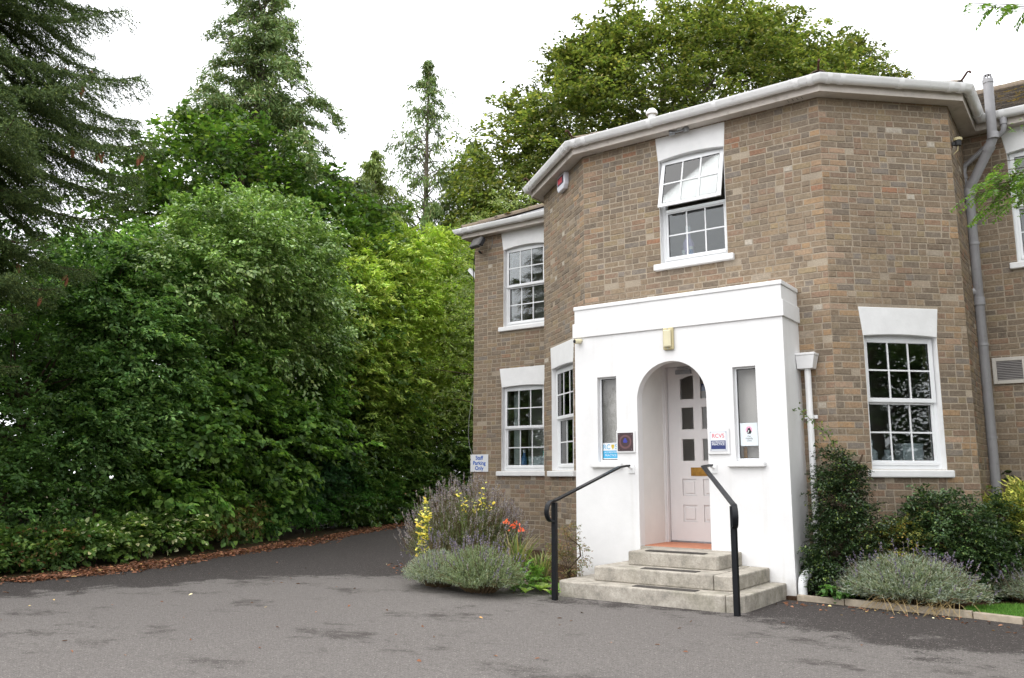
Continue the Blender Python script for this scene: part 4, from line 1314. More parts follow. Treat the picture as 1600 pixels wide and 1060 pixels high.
for fr, o in ((frW, OPEN['W'][0]), (frA, OPEN['A'][0]), (frC, OPEN['C'][0]), (frB, OPEN['B'][0])): board(fr, o)
o = OPEN['W'][0]
carton(frW, o[0] + .36, o[0] + .62, o[2] - .015, o[2] + .26, -.52, -.32, M['box_white'], 'white carton in the middle of the lower left window')
carton(frW, o[0] + .64, o[0] + .85, o[2] - .015, o[2] + .24, -.50, -.31, M['box_white'], 'white carton under the green box in the lower left window')
carton(frW, o[0] + .66, o[0] + .84, o[2] + .245, o[2] + .36, -.48, -.33, M['box_green'], 'small green box on a white carton in the lower left window')
bottle(frW, o[0] + .20, o[2] - .015, -.42, .055, .40, M['box_blue'], 'blue plastic bottle at the left of the lower left window')
o = OPEN['C'][0]
carton(frC, o[0] + .60, o[0] + .86, o[2] - .015, o[2] + .31, -.50, -.33, M['box_white'], 'white folder box at the right of the ground floor bay window')
bottle(frC, o[0] + .25, o[2] - .015, -.45, .09, .36, M['box_white'], 'wide white jar at the left of the ground floor bay window')
bottle(frC, o[0] + .48, o[2] - .015, -.46, .065, .25, M['box_white'], 'small white jar in the middle of the ground floor bay window')
o = OPEN['B'][0]
bottle(frB, o[0] + .16, o[2] - .015, -.36, .045, .26, M['box_white'], 'white spray bottle in the corner of the open upper window')
bottle(frB, o[0] + .26, o[2] - .015, -.38, .05, .30, M['box_blue'], 'blue cleaning bottle beside a white one in the open upper window')
bottle(frB, o[0] + .17, o[2] - .015, -.50, .075, .62, M['lilac'], 'tall lilac bottle behind the others in the open upper window')
# roller blind and pale curtain beside panes
MB().obox(frW, OPEN['W'][0][0] + .05, OPEN['W'][0][0] + .17, 1.40, 2.85, -.34, -.31).build('curtain', M['curtain'], house)
MB().obox(frA, OPEN['A'][0][0] + .05, OPEN['A'][0][0] + .30, 1.40, 2.85, -.34, -.31).build('curtain', M['curtain'], house)

# ------------------------------------------------------------------ vegetation
def unit(v):
    return v / np.maximum(np.linalg.norm(v, axis=-1, keepdims=True), 1e-9)

def leaf_mesh(name, P, D, N, L, Wd, colr, mat, parent=None, fold=.22, kind=None, six=False):
    """one folded blade per point: P base-centre, D along the blade, N its upper side"""
    n = len(P)
    D = unit(D); S = unit(np.cross(D, N)); N = np.cross(S, D)
    L = np.broadcast_to(np.asarray(L, float), (n,))[:, None]; Wd = np.broadcast_to(np.asarray(Wd, float), (n,))[:, None]
    off = np.array(rel(parent))
    b = P - D * L * .5
    if six:                       # rounder blade: base, two shoulders each side, tip
        k = 6
        V = np.stack([b, b + D * L * .30 + S * Wd * .48 + N * fold * Wd * .9, b + D * L * .68 + S * Wd * .38 + N * fold * Wd * .5, b + D * L - N * L * .08,
                      b + D * L * .68 - S * Wd * .38 + N * fold * Wd * .5, b + D * L * .30 - S * Wd * .48 + N * fold * Wd * .9], 1)
        F = np.array([[0, 1, 2], [0, 2, 3], [0, 3, 4], [0, 4, 5]])
    else:
        k = 4
        V = np.stack([b, b + D * L * .45 + S * Wd * .5 + N * fold * Wd, b + D * L - N * L * .06, b + D * L * .45 - S * Wd * .5 + N * fold * Wd], 1)
        F = np.array([[0, 1, 2], [0, 2, 3]])
    V = (V - off).reshape(-1, 3).astype(np.float32)
    nf = len(F)
    idx = (F[None] + (np.arange(n) * k)[:, None, None]).reshape(-1, 3)
    me = bpy.data.meshes.new(name)
    me.vertices.add(n * k); me.vertices.foreach_set("co", V.ravel())
    me.loops.add(n * nf * 3); me.loops.foreach_set("vertex_index", idx.ravel().astype(np.int32))
    me.polygons.add(n * nf); me.polygons.foreach_set("loop_start", (np.arange(n * nf) * 3).astype(np.int32))
    c = np.ones((n, k, 4), np.float32); c[:, :, :3] = np.asarray(colr, np.float32).reshape(n, 1, 3)
    at_ = me.color_attributes.new("col", 'FLOAT_COLOR', 'POINT'); at_.data.foreach_set("color", c.ravel())
    me.update(calc_edges=True)
    me.materials.append(mat)
    o = bpy.data.objects.new(name, me)
    link(o, parent)
    if kind: o["kind"] = kind
    return o

SOFT = .16          # foliage is never as pure a green as its swatch
GAIN = GAIN_HEDGE = np.array([1.86, 1.68, 1.55])
def colours(rng, n, cols, weights, jit=.18, clump=None):
    cols = np.array(cols) * GAIN; w = np.array(weights, float); w /= w.sum()
    c = cols[rng.choice(len(cols), n, p=w)]
    k = rng.uniform(1 - jit, 1 + jit, (n, 1))
    if clump is not None: k = k * clump[:, None]
    h = rng.normal(0, .05, (n, 1))
    c = c + (c.mean(1, keepdims=True) - c) * SOFT
    return np.clip(c * k * np.concatenate([1 + h, np.ones_like(h), 1 - h], 1), 0, 1)

def wav(P, rng_seed, f):
    r = np.random.default_rng(rng_seed); out = np.zeros(len(P))
    for i in range(6):
        k = r.normal(0, 1, 3); k = k / np.linalg.norm(k) * f * (1 + .5 * i)
        out += np.sin(P @ k + r.uniform(0, 6.3)) / (1 + .4 * i)
    return out / 2.2

def shell_points(rng, blobs, n, deep=.3, bump=.16, seed=1, zmin=0.05, rag=.14):
    """cluster centres on and inside a union of ellipsoids (x, y, z, rh, rz)"""
    B = np.array(blobs, float)
    w = B[:, 3] ** 2 + 2 * B[:, 3] * B[:, 4]; w /= w.sum()
    Ps, Ns = [], []
    tot = 0
    for _ in range(12):
        m = int((n - tot) * 2.2) + 50
        i = rng.choice(len(B), m, p=w)
        d = unit(rng.normal(0, 1, (m, 3)))
        f = 1 - np.abs(rng.normal(0, .07, m)); f += (rng.random(m) < .3) * np.abs(rng.normal(0, rag, m))
        inner = rng.random(m) < deep
        f[inner] = rng.uniform(.45, .95, inner.sum())
        f = f * (1 + bump * wav(d * 3 + i[:, None] * 7.1, seed, 1.6) + bump * .5 * wav(d * 3 + i[:, None] * 3.3, seed + 9, 5.0))
        R = B[i][:, [3, 3, 4]]
        P = B[i][:, :3] + d * R * f[:, None]
        nn = unit(d / R)
        ok = P[:, 2] > zmin
        for j in range(len(B)):
            q = ((P - B[j, :3]) / B[j, [3, 3, 4]]); r = np.linalg.norm(q, axis=1)
            ok &= (r > .72) | (i == j)
        Ps.append(P[ok]); Ns.append(nn[ok]); tot += ok.sum()
        if tot >= n: break
    return np.concatenate(Ps)[:n], np.concatenate(Ns)[:n]

def spread(rng, C, CN, per, r, flat=.45):
    """leafy sprays: from every centre a short arching twig, its leaves set left and right of it in one plane"""
    n = len(C)
    a = unit(CN * [1, 1, .35] + rng.normal(0, .45, (n, 3)) * [1, 1, .5] + [0, 0, .12])
    sd = unit(np.cross(a, [0, 0, 1.0]) + rng.normal(0, .28, (n, 3)))
    un = unit(np.cross(sd, a)); un *= np.where(un[:, 2:] < 0, -1, 1)
    k = rng.uniform(.65, 1.35, n)
    A, S, U, K = (np.repeat(x, per, 0) for x in (a, sd, un, k))
    t = rng.uniform(-.35, 1, n * per); lat = rng.normal(0, 1, n * per)
    P = np.repeat(C, per, 0) + A * (t * r * 1.9 * K)[:, None] + S * (lat * r * .55 * K * (1.15 - .7 * np.abs(t)))[:, None] + U * (rng.normal(0, .13, n * per) * r)[:, None]
    P[:, 2] -= np.clip(t, 0, 1) ** 2 * r * K * .55
    D = unit(A * .8 + S * np.sign(lat)[:, None] * .8 + rng.normal(0, .35, (n * per, 3)))
    return P, np.repeat(CN, per, 0), D, np.repeat(np.arange(n), per), U

def twigs(name, mat, parent, base, C, r0, r1, rng, n=40, rise=.35, seg=4):
    """limbs from the trunk line up to some of the leaf clusters"""
    m = MB()
    pick = rng.choice(len(C), min(n, len(C)), replace=False)
    bx, by, z0, z1 = base
    for i in pick:
        e = C[i]
        zz = min(max(z0, e[2] - rng.uniform(.3, 1.0) * (math.hypot(e[0] - bx, e[1] - by) * .6 + .3)), z1)
        s = np.array([bx, by, zz]); mid = s * .5 + e * .5 + np.array([0, 0, rise * np.linalg.norm(e - s) * .3]) + rng.normal(0, .06, 3)
        q1 = s * .75 + mid * .25 + (mid - s) * .1
        m.tube([s, (s + mid) / 2 + rng.normal(0, .04, 3), mid, e], [r0, r0 * .75, r0 * .5, r1], seg, caps=False)
    return m.build(name, mat, parent, smooth=60, normals=False)

def bushy(name, label, cat, blobs, leaf, cols, wts, n, per, cr, seed, mat='leaf', trunk=None, group=None, deep=.3, bump=.16, up=.55, out=.5, droop=.25, six=False, clumpvar=.22, bark='bark', limbs=30, lr=.02, tipcols=None, fold=.22, crown='crown', zmin=.05, jit=.18, rag=.14):
    rng = np.random.default_rng(seed)
    B = np.array(blobs)
    cx, cy = (trunk[0], trunk[1]) if trunk else (B[:, 0].mean(), B[:, 1].mean())
    root = empty(name, (cx, cy, 0)); tag(root, label, cat, group)
    C, CN = shell_points(rng, blobs, n, deep, bump, seed, zmin, rag)
    P, N, O, ci, U = spread(rng, C, CN, per, cr)
    m = len(P)
    nn = unit(U * .9 + np.array([0, 0, up * .5]) + N * out * .45 + rng.normal(0, .34, (m, 3)))
    dd = unit(O + N * .2 + rng.normal(0, .25, (m, 3)) - np.array([0, 0, droop]))
    cl = 1 + clumpvar * np.clip(rng.normal(0, 1, len(C)), -1.5, 1.8)[ci]
    col = colours(rng, m, cols, wts, jit, cl)
    if tipcols is not None:
        hgt, cc, pw = tipcols
        k = np.clip((P[:, 2] - hgt[0]) / (hgt[1] - hgt[0]) + rng.normal(0, .18, m), 0, 1)[:, None] ** pw
        col = col * (1 - k) + colours(rng, m, cc, [1] * len(cc), jit, cl) * k
    Ls = leaf[0] * rng.uniform(.65, 1.2, m); Ws = leaf[1] * rng.uniform(.7, 1.15, m)
    leaf_mesh(crown, P, dd, nn, Ls, Ws, col, M[mat], root, fold, six=six)
    if trunk:
        x, y, r, h = trunk
        tm = MB(); pts = [(x + rng.normal(0, .03) * i, y + rng.normal(0, .03) * i, h * i / 5) for i in range(6)]; pts[0] = (x, y, -.15)
        tm.tube(pts, [r * 1.25, r, r * .9, r * .78, r * .62, r * .35], 9)
        tm.build('trunk', M[bark], root, smooth=60)
        if limbs: twigs('limbs', M[bark], root, (x, y, h * .25, h * .95), C, r * .28, lr * .4, rng, limbs)['kind'] = 'stuff'
    return root

G = lambda r, g, b: srgb(r, g, b)

# --- the tall broad-leaved trees beyond the hedge and behind the house
GAIN = np.array([1.22, 1.12, 1.08])
p = at(345, 22)
bl = [(*at(340, 22)[:2], 7.6, 2.6, 2.9), (*at(255, 21.5)[:2], 6.9, 1.9, 2.3), (*at(440, 22.5)[:2], 7.2, 2.0, 2.5), (*at(200, 21)[:2], 5.2, 1.6, 1.9), (*at(520, 23)[:2], 6.6, 1.7, 2.2), (*at(290, 21.5)[:2], 9.3, 1.5, 1.6), (*at(330, 22)[:2], 4.2, 3.2, 2.6), (*at(480, 22.5)[:2], 4.6, 2.3, 2.6)]
bushy('sycamore_tree', 'dark green broad leaved tree filling the gap behind the hedge below the pointed conifer', 'tree', bl, (.16, .14), [G(74, 108, 38), G(62, 96, 34), G(90, 122, 42), G(108, 134, 50)], [4, 4, 2, 1], 1500, 34, .42, 21, trunk=(p[0], p[1], .22, 9.5), group=None, deep=.35, bump=.30, six=False, limbs=60, clumpvar=.25)

def beech(name, label, px, dep, top, blobs, n, seed, trunk):
    return bushy(name, label, 'tree', blobs, (.165, .115), [G(108, 122, 50), G(92, 110, 44), G(126, 134, 60), G(76, 96, 38), G(140, 138, 72)], [4, 4, 3, 3, 1], n, 44, .42, seed, rag=.05, trunk=trunk, deep=.45, bump=.30, limbs=45, lr=.012, clumpvar=.3, bark='grey_bark', droop=.35)
def tb(px, dep, z, rh, rz): return (*at(px, dep)[:2], z, rh, rz)
GAIN = np.array([1.12, 1.07, 1.0])
p = at(1060, 30)
beech('beech_tree', 'huge olive green beech tree rising behind the house roof', 1060, 30, 20,
      [tb(1080, 30, 14.6, 4.2, 4.0), tb(930, 29, 13.2, 2.9, 3.2), tb(1200, 31, 15.2, 3.2, 3.8), tb(1290, 31, 14.4, 2.6, 3.4), tb(840, 28, 11.2, 2.4, 2.8), tb(1010, 29.5, 16.4, 2.2, 2.1), tb(1150, 30, 17.0, 1.9, 2.2), tb(1240, 31, 17.4, 1.6, 1.8),
       tb(900, 28.5, 10.0, 2.6, 2.8), tb(800, 27.5, 9.0, 1.8, 2.2), tb(950, 29, 16.0, 1.4, 1.5), tb(1110, 29.5, 11.0, 4.0, 3.0), tb(1330, 31.5, 16.0, 1.4, 1.6)], 4600, 31, (p[0], p[1], .3, 15))
p = at(1395, 36)
beech('beech_tree', 'smaller olive green treetop showing above the right end of the bay gutter', 1395, 36, 20,
      [tb(1388, 36, 19.2, 1.2, 2.0), tb(1370, 36, 20.7, .7, 1.0), tb(1418, 36, 18.8, .9, 1.4), tb(1350, 36, 19.2, .6, 1.0), tb(1395, 36, 15.5, 1.6, 3.0)], 520, 33, (p[0], p[1], .16, 19))
GAIN = GAIN_HEDGE
p = at(812, 22.5)
bushy('willow_shrub', 'grey green small leaved shrub just above the low left roof', 'shrub', [tb(812, 22.5, 7.3, 1.4, 1.9), tb(775, 22, 6.4, 1.2, 1.8), tb(842, 23, 8.0, 1.0, 1.5), tb(800, 22.5, 4.2, 1.8, 2.6)], (.085, .04), [G(112, 128, 84), G(96, 116, 70), G(84, 104, 58), G(130, 142, 100)], [3, 3, 3, 1], 620, 26, .24, 41, trunk=(p[0], p[1], .12, 7.5), limbs=40)

# --- feathery conifers
def feathery(name, label, base, height, prof, seed, cols, wts, nbr=120, hang=.55, lsize=(.22, .05), dens=1.0, group=None, tr=.16, sparse_top=None, rise=.25):
    rng = np.random.default_rng(seed)
    bx, by = base
    root = empty(name, (bx, by, 0)); tag(root, label, 'tree', group)
    MB().tube([(bx, by, -.2), (bx + .04, by, height * .3), (bx - .03, by + .02, height * .6), (bx, by, height * .85), (bx + .03, by, height)], [tr * 1.2, tr, tr * .7, tr * .35, .015], 9).build('trunk', M['grey_bark'], root, smooth=60)
    lm = MB(); PP, DD, NN, CI = [], [], [], []
    for b in range(nbr):
        t = (b + rng.random()) / nbr
        z = height * (prof[0] + (1 - prof[0]) * (t ** .85))
        u = (z - prof[0] * height) / (height * (1 - prof[0]))
        R = np.interp(u, prof[1], prof[2]) * rng.uniform(.45, 1.2)
        a = rng.uniform(0, 2 * math.pi)
        dx, dy = math.cos(a), math.sin(a); rz_ = rng.uniform(.3, 1.9)
        pts = []
        for k in range(6):
            q = k / 5
            pts.append(np.array([bx + dx * R * q, by + dy * R * q, z + R * (rise * rz_ * math.sin(q * 2.2) * 1.2 - .18 * q * q)]))
        lm.tube(pts, [.028 * R / 2 + .008, .02, .015, .012, .008, .004], 4, caps=False)
        d = dens if sparse_top is None or u < sparse_top[0] else dens * sparse_top[1]
        ns = max(6, int(R * 30 * d))
        for s in range(ns):
            q = rng.uniform(.08, 1.0) ** .8
            c = np.array([np.interp(q * 5, range(6), [p_[i] for p_ in pts]) for i in range(3)])
            side = rng.normal(0, 1); L = rng.uniform(.25, .75) * (1.1 - .5 * q) * min(1, R)
            sd = np.array([-dy, dx, 0]) * side + np.array([dx, dy, 0]) * .9
            sd = sd / np.linalg.norm(sd)
            m = int(rng.integers(7, 13))
            for j in range(m):
                v = (j + rng.random()) / m
                PP.append(c + sd * L * v * .8 + np.array([0, 0, -hang * L * v * v - .03 * rng.random()]) + rng.normal(0, .07, 3))
                DD.append(sd * (1 - v * .5) + np.array([0, 0, -hang * (.5 + v)]) + rng.normal(0, .45, 3)); CI.append(b)
    PP = np.array(PP); DD = np.array(DD); n = len(PP)
    NN = rng.normal(0, .5, (n, 3)) + np.array([0, 0, .8])
    cl = 1 + .22 * rng.normal(0, 1, nbr)[np.array(CI)]
    col = colours(rng, n, cols, wts, .2, np.clip(cl, .55, 1.5))
    leaf_mesh('foliage', PP, DD, NN, lsize[0] * rng.uniform(.6, 1.3, n), lsize[1] * rng.uniform(.7, 1.3, n), col, M['needle'], root, .1)
    lm.build('limbs', M['grey_bark'], root, smooth=60, normals=False, kind='stuff')
    return root
GAIN = GAIN_HEDGE
p = at(372, 24)
GAIN = np.array([1.42, 1.30, 1.22])
feathery('cypress_tree', 'tall pointed feathery conifer whose tip leaves the top of the photo', p[:2], 16.9, (.22, [0, .25, .5, .62, .72, .85, 1], [4.4, 3.7, 2.7, 1.5, 1.45, 1.0, .5]), 51, [G(92, 118, 64), G(76, 102, 54), G(110, 132, 76), G(112, 116, 72)], [4, 4, 2, 1], nbr=300, hang=.35, dens=.8, sparse_top=(.58, .75), rise=.5, lsize=(.17, .042))
p = at(657, 31)
feathery('cedar_tree', 'sparse red cedar with a bare spire top left of the beech', p[:2], 17.6, (.16, [0, .3, .5, .62, .75, .88, 1], [4.3, 3.7, 2.7, 1.7, 1.4, .9, .1]), 52, [G(94, 122, 60), G(78, 106, 52), G(116, 138, 72), G(104, 112, 64)], [4, 4, 2, 1], nbr=210, hang=.9, dens=.75, sparse_top=(.50, .32), lsize=(.20, .046), rise=.35)
p = at(572, 29)
feathery('cypress_tree', 'drooping yellow green conifer between the dark tree and the red cedar', p[:2], 13.0, (.12, [0, .4, .7, .9, 1], [3.0, 2.4, 1.5, .8, .1]), 53, [G(112, 134, 58), G(94, 118, 52), G(130, 146, 70)], [3, 3, 1], nbr=170, hang=.9, dens=.8, lsize=(.19, .045))
p = at(735, 31)
feathery('cypress_tree', 'soft green conifer tucked under the left edge of the beech', p[:2], 14.2, (.15, [0, .4, .7, .9, 1], [3.0, 2.6, 1.7, .9, .1]), 54, [G(106, 130, 54), G(90, 114, 48), G(122, 142, 64)], [3, 3, 1], nbr=170, hang=.9, dens=.8, lsize=(.19, .045))

GAIN = np.array([1.42, 1.30, 1.22])
# --- the spruce hanging over the drive
def spruce(base, height, seed):
    rng = np.random.default_rng(seed)
    bx, by = base
    root = empty('spruce_tree', (bx, by, 0)); tag(root, 'dark spruce with hanging brown cones at the left edge', 'tree')
    MB().tube([(bx, by, -.2), (bx, by, height * .5), (bx, by, height)], [.24, .15, .02], 10).build('trunk', M['bark'], root, smooth=60)
    lm = MB(); SP, SD, SN = [], [], []; cones = []
    z = 2.8
    while z < height - .3:
        u = z / height; R = min(2.65, 3.0 * (1 - u) ** .5) * float(np.interp(z, [2.6, 3.4, 4.6, 6], [.25, .42, .72, .96]))
        nb = 7 if z < 9.5 else 5
        a0 = rng.uniform(0, 6.3)
        for b in range(nb):
            a = a0 + b * 2 * math.pi / nb + rng.normal(0, .15); r = R * rng.uniform(.72, 1.1)
            d = np.array([math.cos(a), math.sin(a), 0]); s = np.array([-d[1], d[0], 0])
            pts = [np.array([bx, by, z]) + d * r * q + np.array([0, 0, r * (-.10 * q - .28 * q * q + .26 * q ** 4)]) for q in np.linspace(0, 1, 8)]
            lm.tube(pts, list(np.linspace(.035, .006, 8)), 5, caps=False)
            nt_ = int(r * 24)
            for k in range(nt_):
                q = .10 + .9 * (k + rng.random()) / nt_
                c = np.array([np.interp(q * 7, range(8), [p_[i] for p_ in pts]) for i in range(3)])
                sg_ = 1 if k % 2 else -1
                L = (.70 * (1 - q) + .30) * rng.uniform(.6, 1.1) * min(1.1, r / 2)
                tdir = d * .55 + s * sg_ * .75 + np.array([0, 0, -.42])
                tdir /= np.linalg.norm(tdir)
                ms = max(2, int(L / .062))
                for j in range(ms):
                    v = (j + .5) / ms
                    SP.append(c + tdir * L * v + np.array([0, 0, -.25 * L * v * v])); SD.append(tdir + np.array([0, 0, -.5 * v]) + rng.normal(0, .22, 3))
                    for _k in range(2):
                        SP.append(c + tdir * L * v + rng.normal(0, .03, 3)); SD.append(tdir * .6 + d * .4 + s * sg_ * rng.normal(0, .7) + np.array([0, 0, -.3]))
                if rng.random() < .02 and .35 < q < .9 and 3.0 < z < 9: cones.append(c + tdir * L * .35 + np.array([0, 0, -.02]))
        z += rng.uniform(.40, .62)
    SP = np.array(SP); SD = unit(np.array(SD)); n = len(SP)
    # needles: each shoot a bristle of narrow blades
    per = 10
    P = np.repeat(SP, per, 0); D = np.repeat(SD, per, 0)
    t = np.tile(np.linspace(-.5, .5, per), n)[:, None]
    nd = unit(D * .9 + unit(rng.normal(0, 1, P.shape)) * .95)
    P = P + D * t * .10 + nd * .016
    sh = np.repeat(rng.uniform(.75, 1.25, n), per)
    col = colours(rng, len(P), [G(66, 88, 40), G(54, 76, 36), G(82, 104, 48), G(98, 118, 54)], [4, 4, 2, 1], .15, sh)
    leaf_mesh('foliage', P, nd, rng.normal(0, 1, P.shape), 
              .042 * rng.uniform(.8, 1.2, len(P)), .011, col, M['needle'], root, .05)
    lm.build('limbs', M['bark'], root, smooth=60, normals=False, kind='stuff')
    cm_ = MB(); pr = [(.006, 0), (.017, -.02), (.023, -.06), (.021, -.10), (.012, -.135), (.003, -.145)]
    cm_.lathe((0, 0, 0), pr[::-1], 9); cme = cm_.mesh('cone', smooth=50); cme.materials.append(M['cone'])
    cv = sorted(cones, key=lambda c: c[0] ** 2 + c[1] ** 2)[:90]
    for c in cv:
        for k in range(rng.integers(1, 4)):
            o = bpy.data.objects.new('cone', cme); link(o, root)
            o.location = Vector(c) - Vector((bx, by, 0)) + Vector(rng.normal(0, .03, 3)); o.rotation_euler = (rng.normal(0, .2), rng.normal(0, .2), 0)
    return root
p = at(-105, 10.4)
spruce(p[:2], 13.5, 61)

GAIN = GAIN_HEDGE
# --- shrubs of the mixed hedge, left to right along the drive
def edge_depth(px):
    """distance of the drive's planted edge along a sight line"""
    return float(np.interp(px, [-200, 0, 150, 300, 450, 600, 660, 745, 830], [9.3, 10.36, 11.4, 13.3, 16.1, 20.5, 22.5, 24.2, 25.5]))
def hb(px, y, hw, hh, off):
    """a lobe of foliage 'off' metres behind the edge; survey angles turned into metres"""
    d = edge_depth(px) + off
    z = H_EYE + d * math.tan(math.atan((530 - y) / 1299.0) + PITCH)
    return (*at(px, d)[:2], z, hw * d / 1318, hh * d / 1318)
def tr(px, off, r, h): return (*at(px, edge_depth(px) + off)[:2], r, h)
bushy('holly_shrub', 'dark dense shrub beneath the spruce at the left edge', 'shrub', [hb(20, 640, 95, 140, 1.6), hb(20, 790, 90, 90, 1.5), hb(-80, 700, 100, 190, 1.6), hb(105, 760, 75, 110, 1.6), hb(55, 530, 85, 95, 1.9), hb(-60, 520, 110, 110, 2.2), hb(25, 640, 115, 115, 3.4), hb(110, 650, 85, 105, 3.2), hb(60, 560, 90, 80, 3.6)], (.075, .050), [G(58, 90, 36), G(46, 76, 30), G(74, 108, 42)], [3, 3, 1], 1700, 36, .18, 71, out=1.2, trunk=tr(20, 2.2, .08, 2.4), deep=.25, bump=.28, clumpvar=.3, rag=.14)
bushy('elder_shrub', 'tall loose elder shrub beside the spruce with pale leaflets', 'shrub', [hb(160, 500, 80, 85, 1.7), hb(110, 445, 60, 55, 1.9), hb(210, 570, 75, 85, 1.7), hb(230, 475, 65, 70, 1.7), hb(150, 665, 75, 95, 1.6), hb(90, 405, 42, 38, 2.1), hb(185, 415, 45, 40, 1.9)], (.095, .050), [G(84, 120, 62), G(66, 102, 50), G(104, 138, 76), G(54, 86, 38)], [3, 3, 2, 2], 1200, 34, .20, 72, out=1.2, trunk=tr(160, 2.4, .09, 3.4), bump=.34, clumpvar=.28, rag=.25)
bushy('viburnum_shrub', 'broad rounded shrub with grey green sheen standing highest in the hedge', 'shrub', [hb(330, 405, 95, 80, 1.3), hb(262, 430, 80, 72, 1.3), hb(405, 410, 92, 82, 1.3), hb(452, 430, 60, 74, 1.4), hb(365, 505, 92, 78, 2.2), hb(450, 515, 82, 78, 2.2), hb(300, 345, 42, 38, 1.5), hb(365, 335, 40, 36, 1.5), hb(425, 348, 38, 34, 1.5)], (.100, .058), [G(98, 130, 62), G(82, 112, 50), G(114, 144, 76), G(68, 100, 40), G(130, 154, 98)], [3, 3, 2, 2, 1], 2000, 36, .22, 73, mat='leaf_gloss', out=1.2, trunk=tr(370, 3.0, .12, 4.6), bump=.26, clumpvar=.28, droop=.4, rag=.2)
bushy('hazel_shrub', 'hazel with round drooping leaves in the middle of the hedge by the drive', 'shrub', [hb(285, 690, 75, 90, 1.6), hb(350, 665, 82, 95, 2.1), hb(412, 690, 72, 90, 2.4), hb(245, 775, 58, 65, 1.4), hb(460, 640, 68, 90, 2.7), hb(325, 590, 68, 62, 1.9), hb(385, 780, 56, 55, 2.2), hb(315, 790, 56, 55, 1.7)], (.125, .100), [G(78, 114, 40), G(64, 100, 36), G(98, 134, 50), G(52, 82, 32)], [4, 3, 2, 2], 1250, 28, .22, 74, out=1.3, trunk=tr(345, 3.4, .08, 2.8), six=True, bump=.34, clumpvar=.32, droop=.45, rag=.2)
bushy('holly_shrub', 'bluish dark green bush in the hedge just left of the laurel', 'shrub', [hb(492, 720, 38, 58, 2.5), hb(520, 742, 36, 48, 2.7), hb(468, 735, 34, 46, 2.4)], (.095, .066), [G(48, 88, 52), G(38, 74, 44), G(62, 102, 60)], [3, 3, 1], 460, 32, .17, 75, out=1.3, trunk=tr(495, 3.0, .07, 1.6), bump=.26)
LOW = dict(rag=.06, deep=.3, bump=.28, limbs=12, lr=.01, crown='foliage')
bushy('low_bramble', 'ground hugging bramble with pale edged leaves at the foot of the hedge', 'shrub', [hb(195, 838, 34, 24, .75), hb(245, 830, 34, 26, .85), hb(290, 822, 34, 22, .95), hb(150, 848, 34, 26, .7)], (.085, .070), [G(80, 112, 46), G(64, 96, 38), G(186, 196, 150), G(96, 126, 54)], [4, 3, .8, 2], 300, 16, .12, 76, six=True, **LOW)
bushy('low_bramble', 'ragged low undergrowth creeping out beneath the shrub at the left edge', 'shrub', [hb(15, 868, 44, 34, .7), hb(75, 858, 42, 34, .7), hb(-60, 872, 55, 40, .7), hb(115, 850, 30, 28, .75)], (.070, .050), [G(70, 100, 42), G(54, 84, 36), G(122, 90, 60), G(92, 116, 48)], [4, 3, .6, 1], 460, 18, .12, 77, **LOW)
bushy('heather_clump', 'rusty low heathery clump at the hedge foot under the hazel', 'shrub', [hb(338, 812, 34, 26, 1.1), hb(378, 806, 34, 26, 1.3), hb(305, 818, 30, 20, 1.0)], (.050, .018), [G(118, 96, 60), G(90, 98, 46), G(74, 100, 42), G(132, 88, 62)], [2, 2, 2, 1], 320, 22, .11, 78, **LOW)
bushy('box_bush', 'low bright green clipped bush at the foot of the laurel beside the leaf litter', 'shrub', [hb(418, 800, 34, 26, 1.6), hb(458, 793, 36, 28, 1.8), hb(500, 785, 38, 30, 2.1), hb(545, 776, 38, 30, 2.3), hb(588, 770, 34, 26, 2.4)], (.055, .036), [G(58, 106, 40), G(48, 90, 34), G(78, 128, 50)], [3, 3, 1], 900, 22, .12, 79, **LOW)

# --- the laurel hedge, clipped along the drive and bushing out above
GAIN = np.array([1.50, 1.40, 1.3])
lb = []
for px, yt in ((540, 400), (578, 375), (616, 362), (654, 358), (692, 366), (728, 385), (764, 400)):
    lb += [hb(px, 765, 44, 62, 2.7), hb(px + 6, 670, 46, 70, 2.8), hb(px, 575, 50, 72, 2.6), hb(px + 4, 485, 54, 68, 2.0), hb(px, yt + 52, 48, 54, 2.0)]
lb += [hb(px, y, 60, 90, 5.0) for px, y in ((640, 700), (700, 700), (760, 700), (700, 560), (760, 560))]
bushy('laurel_hedge', 'tall laurel hedge turning bright yellow green at its bushy top beside the house', 'hedge', lb, (.165, .064), [G(70, 102, 34), G(56, 88, 30), G(88, 118, 40), G(196, 168, 40), G(150, 92, 50)], [4, 4, 2, .03, .02], 7600, 26, .21, 81, mat='leaf_gloss', trunk=tr(640, 3.6, .10, 5), deep=.22, bump=.14, clumpvar=.22, rag=.07, out=1.5, tipcols=((1.8, 4.4), [G(152, 178, 60), G(132, 164, 54), G(170, 190, 80)], 1.0), limbs=60, up=.6)
GAIN = np.array([1.25, 1.17, 1.12])
# the wood behind the left end of the hedge reads as one dark mass
wb = [(*at(px, d)[:2], z, 2.2, rz) for px, d, z, rz in ((-160, 15.5, 2.6, 3.0), (-60, 16, 3.0, 3.2), (20, 16.5, 2.8, 3.2), (90, 17, 2.4, 2.8), (160, 18, 2.2, 2.6), (240, 19, 2.0, 2.4), (320, 20, 1.8, 2.2), (400, 20.5, 1.8, 2.2), (-250, 16, 2.6, 3))]
wd = bushy('undergrowth', 'dark undergrowth filling the gaps behind the left part of the hedge', 'undergrowth', wb, (.16, .11), [G(50, 80, 32), G(42, 68, 28)], [1, 1], 2000, 24, .36, 95, rag=.05)
wd['kind'] = 'stuff'
